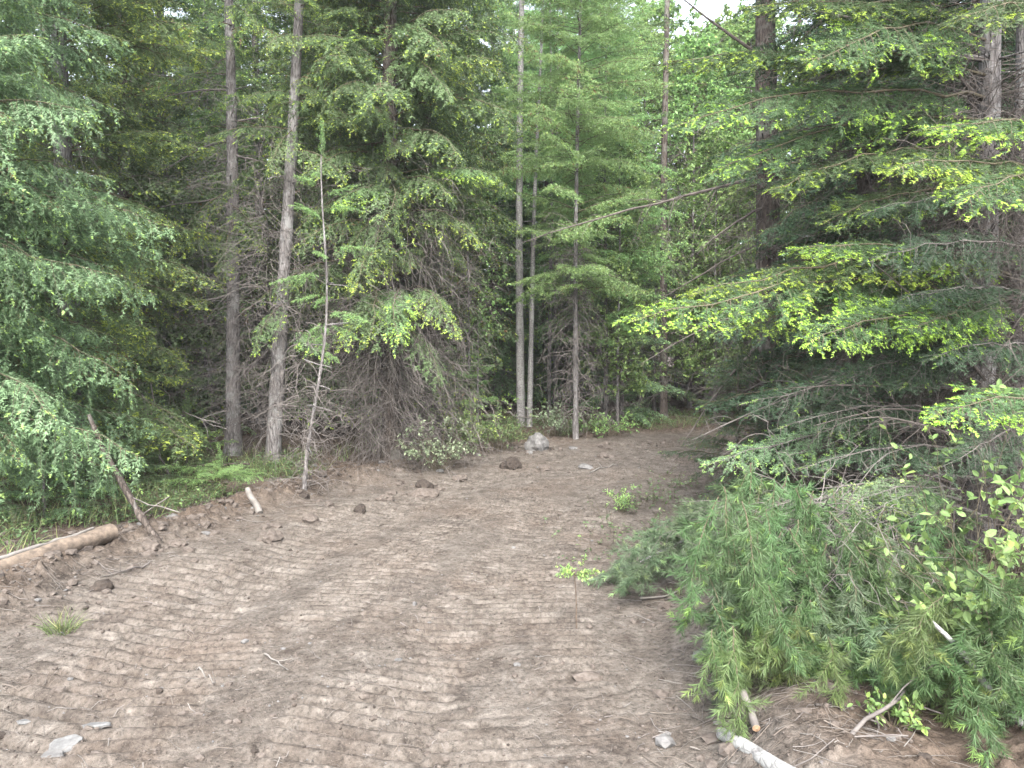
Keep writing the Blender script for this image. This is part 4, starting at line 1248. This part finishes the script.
rng = R(120)
x, y, d = scatter(rng, 17000)
n = len(x)
z = terrain(x, y)
nb = 1500
yb = 3.2 * np.exp(rng.random(nb) * math.log(16 / 3.2))
xb = np.interp(yb, PATH[:, 1], PATH[:, 0]) + np.where(rng.random(nb) < .8, rng.normal(-2.55, .4, nb), rng.normal(2.3, .3, nb)) * 1.1
x, y = np.concatenate([x, xb]), np.concatenate([y, yb])
n = len(x)
z = terrain(x, y)
ico = blob(1, 1, .45)
ico.pack()
g = Geo()
sz = .003 + .005 * rng.random(n) + .02 * rng.random(n) ** 14
sz[-nb:] = .010 + .06 * rng.random(nb) ** 3
tv, tf_ = ico.V[0], ico.F[0]
Rz = rng.uniform(0, 2 * PI, n)
sx = np.stack([sz * rng.uniform(.8, 1.7, n), sz * rng.uniform(.6, 1.1, n), sz * rng.uniform(.4, .8, n)], 1)
V = tv[None] * sx[:, None]
c, s = np.cos(Rz)[:, None], np.sin(Rz)[:, None]
V = np.stack([V[..., 0] * c - V[..., 1] * s, V[..., 0] * s + V[..., 1] * c, V[..., 2]], -1) + np.stack([x, y, z + sz * .15], 1)[:, None]
F = tf_[None] + (np.arange(n) * len(tv))[:, None, None]
mi = np.repeat(rng.choice([0, 1, 2], n, p=[.86, .06, .08]), len(tf_))
g.add(V.reshape(-1, 3), F.reshape(-1, 3), mi)
o = g.obj('gravel', ['clod', 'stonegrey', 'soil'], smooth=False)
tag(o, 'loose crumbs of soil and small stones scattered over the dirt road', 'gravel', kind='stuff')
x, y, d = scatter(rng, 7000, dlo=-3.8, dhi=3.2)
xb, yb, db = scatter(rng, 9000, dlo=-3.6, dhi=2.9)
kb = (db < -1.95) | (db > 2.2)
x, y, d = np.concatenate([x, xb[kb]]), np.concatenate([y, yb[kb]]), np.concatenate([d, db[kb]])
n = len(x)
a = rng.uniform(0, 2 * PI, n)
L = .02 + .14 * rng.random(n) ** 3 + .26 * (np.abs(d) > 1.95) * rng.random(n) ** 2
P = wander(rng, np.stack([x, y, 0 * x], 1), np.stack([np.cos(a), np.sin(a), 0 * a], 1), L, 4, .16)
zz = terrain(P[..., 0].ravel(), P[..., 1].ravel()).reshape(P.shape[:2])
P[..., 2] = zz + .004 + rng.random((n, 1)) * .012
g = Geo().add(*tubes(P, np.linspace(1, .6, 4)[None] * (.001 + .0022 * rng.random((n, 1)) ** 3), 3), 0)
g.mi[0] = np.repeat(rng.choice([0, 1, 2], n, p=[.5, .25, .25]), 1).astype(np.int32)[np.tile(np.repeat(np.arange(n), 9), 2)]
o = g.obj('wood_litter', ['litter', 'twigpale', 'twig'], smooth=False)
tag(o, 'small sticks, roots and bark chips strewn over road and bank', 'litter', kind='stuff')


def floor_pts(rng, n, boxes):
    out = []
    for (x0, x1, y0, y1, w) in boxes:
        k = int(n * w)
        x, y = rng.uniform(x0, x1, k), rng.uniform(y0, y1, k)
        s, d = road_sd(x, y)
        m = (d < -2.75) | (d > 2.75)
        m &= noise2(x * .9, y * .9 + 5) > -.12
        out.append(np.stack([x, y, terrain(x, y, False)], 1)[m])
    return np.concatenate(out)


rng = R(130)
b = floor_pts(rng, 12000, [(-6.5, -2.6, 6.2, 12.5, .5), (-3, 1.5, 12.5, 19, .22), (1, 6, 15.5, 20, .18), (1.2, 4, 3.0, 9, .08)])
n = len(b)
dd = rng.normal(0, .35, (n, 3)) + np.array([0, 0, 1.])
P = wander(rng, b, dd, rng.uniform(.10, .34, n), 5, .12, .16)
g = ribbon(rng, Geo(), P, .0045)
o = g.obj('grass', 'grass', smooth=False)
tag(o, 'thin grass among the trees beside the road', 'grass', kind='stuff')
b = floor_pts(rng, 12000, [(-7, -2.8, 6.5, 12.0, .55), (-2.5, 1.5, 13, 18, .2), (1, 6, 16, 20, .15), (1.3, 4, 3.2, 9, .10)])
ys_ = rng.uniform(6.2, 10.5, 500)
xs_ = np.interp(ys_, PATH[:, 1], PATH[:, 0]) + rng.normal(2.0, .35, 500)
keep = noise2(xs_ * 2.2, ys_ * 2.2) > .02
b = np.concatenate([b, np.stack([xs_, ys_, terrain(xs_, ys_, False)], 1)[keep]])
n = len(b)
P = wander(rng, b, rng.normal(0, .4, (n, 3)) + np.array([0, 0, 1.]), rng.uniform(.06, .3, n), 4, .15, .02)
g = Geo().add(*tubes(P, np.full((n, 4), .0018), 3), 1)
q = n * 6
ci = np.repeat(np.arange(n), 6)
pp, tt = along_m(P, ci, rng.uniform(.35, 1, q))
leaves(rng, g, pp, unit(rng.normal(0, 1, (q, 3)) * np.array([1, 1, .35])), unit(np.array([0, 0, 1.]) + rng.normal(0, .35, (q, 3))), rng.uniform(.02, .05, q), .3, True, .9)
o = g.obj('undergrowth', ['groundleaf', 'twiglive'])
tag(o, 'low leafy ground plants among the trees', 'undergrowth', kind='stuff')

# ================================================================= FOREST BEHIND
far = {}
_, cl0 = trunk(1, 15, .1)
far['fir'] = [(crown(800 + i, lib['fir_far'], lambda z: np.array([0, 0, z]), 1.9, 15, 2.2, 6.5, .40, -14, 25, .5), trunk(810 + i, 15, .15, stubs=24)[0], tangle(820 + i, 260, .4, 4.5, 1.5, .006, .12)) for i in range(3)]
far['droop'] = [(crown(830 + i, lib['fir_far_droop'], lambda z: np.array([0, 0, z]), 1.0, 14, 2.3, 6.5, .38, -22, 20, .5), trunk(840 + i, 14, .14, stubs=12)[0], tangle(850 + i, 240, .3, 4.0, 1.5, .007, .18)) for i in range(2)]
far['leaf'] = [(broadleaf(860 + i, 9.5, 2.2, 220, 22, .09, .10, .010), trunk(870 + i, 9.0, .055, stubs=6)[0], tangle(880 + i, 90, .3, 3.0, 1.0, .006)) for i in range(2)]
far['pine'] = [(crown(890 + i, lib['pine_far'], lambda z: np.array([0, 0, z]), 4.8, 15, 1.8, 4.4, .5, -5, 30, .4), trunk(895 + i, 15, .14, stubs=26)[0], tangle(898 + i, 150, .5, 5.5, 1.4, .007)) for i in range(2)]
far['young'] = [(crown(900 + i, lib['fir_far'], lambda z: np.array([0, 0, z]), .3, 6, 1.5, 5, .32, -12, 25, .8), trunk(905 + i, 6, .06, stubs=0)[0], None) for i in range(2)]
farmat = dict(fir=('firlight', 'bark'), droop=('fir', 'barkdark'), leaf=('leaf', 'bark'), pine=('firpale', 'bark'), young=('firpale', 'bark'))
farmesh = {}
for kx, lst in far.items():
    farmesh[kx] = [(c.mesh('crown', [farmat[kx][0], 'twiglive']), tr.mesh('trunk', [farmat[kx][1]]), tg.mesh('twig_tangle', ['twig']) if tg else None) for c, tr, tg in lst]
NAMES = dict(fir='fir_tree', droop='fir_tree', leaf='deciduous_tree', pine='pine_tree', young='young_fir')
BACK = [
    (-90, 10.5, 'droop', 1.0, 'dark drooping fir behind the pale spruce, at the very edge of the wood'),
    (-30, 14, 'fir', 1.0, 'full fir two rows behind the pale spruce'),
    (40, 17, 'pine', 1.0, 'bare stemmed pine seen through the gap above the spruce'),
    (125, 14.5, 'droop', .95, 'dark drooping fir between the bushy fir and the straight grey trunk'),
    (165, 18, 'fir', 1.05, 'tall fir filling the gap beside the straight grey trunk'),
    (205, 15.5, 'young', .8, 'young pale fir in the shade behind the straight grey trunk'),
    (210, 22, 'pine', 1.1, 'tall pine with sky around its top behind the straight grey trunk'),
    (262, 17, 'fir', 1.0, 'fir hidden behind the pair of big grey trunks'),
    (300, 21, 'droop', 1.2, 'dark fir deep behind the leaning trunk'),
    (338, 15.8, 'droop', 1.0, 'dark drooping fir just behind the thin crooked stem'),
    (360, 19, 'fir', 1.1, 'fir towering behind the broad drooping fir'),
    (430, 15.8, 'droop', 1.0, 'dark fir pressed against the back of the broad drooping fir'),
    (455, 20, 'fir', 1.1, 'fir standing behind the light deciduous sapling'),
    (492, 22, 'droop', 1.0, 'dark fir in the gap before the twin pale trunks'),
    (505, 26, 'pine', 1.1, 'thin pine against the sky just beside the taller pale trunk'),
    (545, 24, 'droop', 1.0, 'dark fir directly behind the slim dead stem'),
    (570, 28, 'leaf', 1.3, 'pale leafy tree behind the feathery larch'),
    (600, 22, 'fir', .9, 'fir behind the dark young fir at the bend'),
    (618, 17.0, 'leaf', .75, 'light leafy tree between the larch and the lone grey trunk'),
    (642, 24, 'leaf', 1.3, 'leafy tree just before the lone grey trunk gap of sky'),
    (655, 21, 'young', .9, 'young fir at the foot of the lone grey trunk'),
    (690, 22, 'leaf', 1.2, 'leafy tree on the far side of the lone grey trunk'),
    (715, 19, 'leaf', .8, 'small leafy tree glimpsed under the bare limbs of the stout trunk'),
    (735, 26, 'leaf', 1.45, 'leafy tree below the bright sky opening beside the stout trunk'),
    (705, 30, 'droop', .8, 'dark far fir below the bright sky opening'),
    (676, 27, 'leaf', 1.35, 'leafy tree directly behind the lone grey trunk, under the sky gap'),
    (722, 30, 'leaf', 1.6, 'farthest leafy tree under the bright sky opening'),
    (750, 20, 'leaf', .8, 'low leafy tree beside the stout dark trunk, behind its bare limbs'),
    (706, 25, 'leaf', 1.36, 'leafy tree with a thin top pointing into the sky opening'),
    (746, 24, 'leaf', 1.36, 'leafy tree touching the stout dark trunk from behind, at the sky opening'),
    (648, 30, 'leaf', 1.7, 'tall pale leafy tree behind the foliage of the two larches at the bend'),
    (216, 26, 'droop', 1.4, 'tall dark fir closing the sky behind the straight grey trunk'),
    (760, 22, 'young', 1.2, 'young fir behind the stout dark trunk'),
    (800, 17, 'leaf', .9, 'leafy tree behind the stout dark trunk and the dull green fir'),
    (830, 20, 'fir', .9, 'fir far behind the dull green verge fir'),
    (880, 14, 'droop', .9, 'dark fir behind the dull green verge fir'),
    (905, 21, 'leaf', 1.1, 'sunlit leafy tree showing through between the slim trunk and the boughs'),
    (965, 16, 'leaf', 1.0, 'leafy tree showing beside the double grey stem'),
    (990, 13, 'droop', .9, 'dark fir crowding behind the double grey stem'),
    (1060, 10, 'droop', .9, 'dark fir behind the verge edge fir'),
    (1110, 15, 'fir', 1.0, 'fir farthest along the verge behind the double stem'),
]
rng = R(140)
seen = {}
for px, Y, kx, sc, lb in BACK:
    i = seen.get(kx, 0)
    seen[kx] = i + 1
    x = gx(px, Y)
    t = thing(NAMES[kx], lb, 'tree', (x, Y, gz(x, Y) - .03), 'trees of the forest behind the road', rng.uniform(0, 6.28))
    t.scale = (sc * rng.uniform(.92, 1.08),) * 2 + (sc,)
    cm, tm, gm = farmesh[kx][i % len(farmesh[kx])]
    link('crown', cm, t)
    link('trunk', tm, t)
    if gm:
        link('twig_tangle', gm, t)['kind'] = 'stuff'

# the far wood, one mass
VF = [(bough(950 + i, 1.8, .62, .06, .45, tipp=.25, nl=.20, nw=.13, nsp=.15, ter_sp=.24, br_sp=.27, ter_len=.3, twigs=False, k=3), 1.8) for i in range(3)]
wood_crowns = [crown(960 + i, VF, lambda z: np.array([0, 0, z]), 1.0, 15, 2.4, 4.0, .62, -15, 25, .55) for i in range(2)]
for q in wood_crowns:
    q.pack()
    tv, tfc = tubes(np.array([[0, 0, -.3], [0, 0, 7], [0, 0, 14.5]]), [.17, .12, .03], 6)
    q.add(tv, tfc, 1)
    q.pack()
g = Geo()
for k in range(130):
    a = math.radians(rng.uniform(-50, 52))
    dist = rng.uniform(27, 52)
    x, y = dist * math.sin(a), dist * math.cos(a)
    px = 512 + 760 * x / y
    if road_sd(x, y)[1][0] > -3 and road_sd(x, y)[1][0] < 3:
        continue
    sc = rng.uniform(.95, 1.35)
    if 635 < px < 790:
        sc = rng.uniform(.62, .78) * dist / 36
    th = rng.uniform(0, 6.28)
    rot = np.array([[math.cos(th), -math.sin(th), 0], [math.sin(th), math.cos(th), 0], [0, 0, 1.]])
    g.put(wood_crowns[k % 2], rot, np.array([x, y, gz(x, y)]), sc, rng.normal(0, .12))
o = g.obj('far_wood', ['fir', 'barkdark'])
tag(o, 'dense far wood closing the view behind the trees', 'wood', kind='stuff')

# ================================================================= HAZE (no real mist, volume added as a milky veil to lift the blacks)
HAZE = .0009
if HAZE:
    bm = bmesh.new()
    bmesh.ops.create_cube(bm, size=1)
    me = bpy.data.meshes.new('haze')
    bm.to_mesh(me)
    bm.free()

    def _hz(N, Lk, out):
        v = N('ShaderNodeVolumePrincipled', Density=HAZE, Anisotropy=.2)
        v.inputs['Color'].default_value = (.93, .96, 1, 1)
        Lk(v.outputs[0], out.inputs['Volume'])
    me.materials.append(mat('veil_haze', _hz))
    o = tag(link('haze', me), 'thin added haze, a milky veil lifting the darks between the trees', 'haze', kind='stuff')
    o.scale = (1000, 1200, 60)
    o.location = (0, 150, 10)

# ================================================================= LIGHT, SKY, CAMERA
w = bpy.data.worlds.new('World')
SC.world = w
w.use_nodes = True
nt = w.node_tree
nt.nodes.clear()
out = nt.nodes.new('ShaderNodeOutputWorld')
bg = nt.nodes.new('ShaderNodeBackground')
sky = nt.nodes.new('ShaderNodeTexSky')
sky.sky_type = 'NISHITA'
sky.sun_disc = False
SUN_EL, SUN_AZ = math.radians(47), math.radians(179)   # azimuth clockwise from +Y
sky.sun_elevation = SUN_EL
sky.sun_rotation = SUN_AZ
sky.air_density, sky.dust_density, sky.ozone_density = 1.0, 4.0, 1.0
hs = nt.nodes.new('ShaderNodeHueSaturation')   # cloud-grey sky
hs.inputs['Saturation'].default_value = .45
nt.links.new(sky.outputs[0], hs.inputs['Color'])
nt.links.new(hs.outputs[0], bg.inputs['Color'])
bg.inputs['Strength'].default_value = .15
nt.links.new(bg.outputs[0], out.inputs['Surface'])
sl = bpy.data.lights.new('sun', 'SUN')
sl.energy = .95
sl.angle = math.radians(15)
sl.color = (1, .975, .95)
so = bpy.data.objects.new('sun', sl)
COL.objects.link(so)
dv = Vector((math.sin(SUN_AZ) * math.cos(SUN_EL), math.cos(SUN_AZ) * math.cos(SUN_EL), math.sin(SUN_EL)))
so.rotation_euler = dv.to_track_quat('Z', 'Y').to_euler()

cam = bpy.data.cameras.new('camera')
cam.sensor_width = 36
cam.lens = F_PX / 1024 * 36
cam.clip_end = 3000
co = bpy.data.objects.new('camera', cam)
COL.objects.link(co)
co.location = EYE
co.rotation_euler = (PI / 2 - PITCH, 0, 0)
SC.camera = co
SC.view_settings.view_transform = 'Standard'
SC.view_settings.look = 'None'
SC.view_settings.gamma = 1
SC.view_settings.exposure = 2.95
SC.render.resolution_x, SC.render.resolution_y = 1024, 768
cy = SC.cycles
cy.use_denoising = True
cy.max_bounces = 8
cy.diffuse_bounces = 5
cy.transmission_bounces = 4
cy.caustics_reflective = cy.caustics_refractive = False
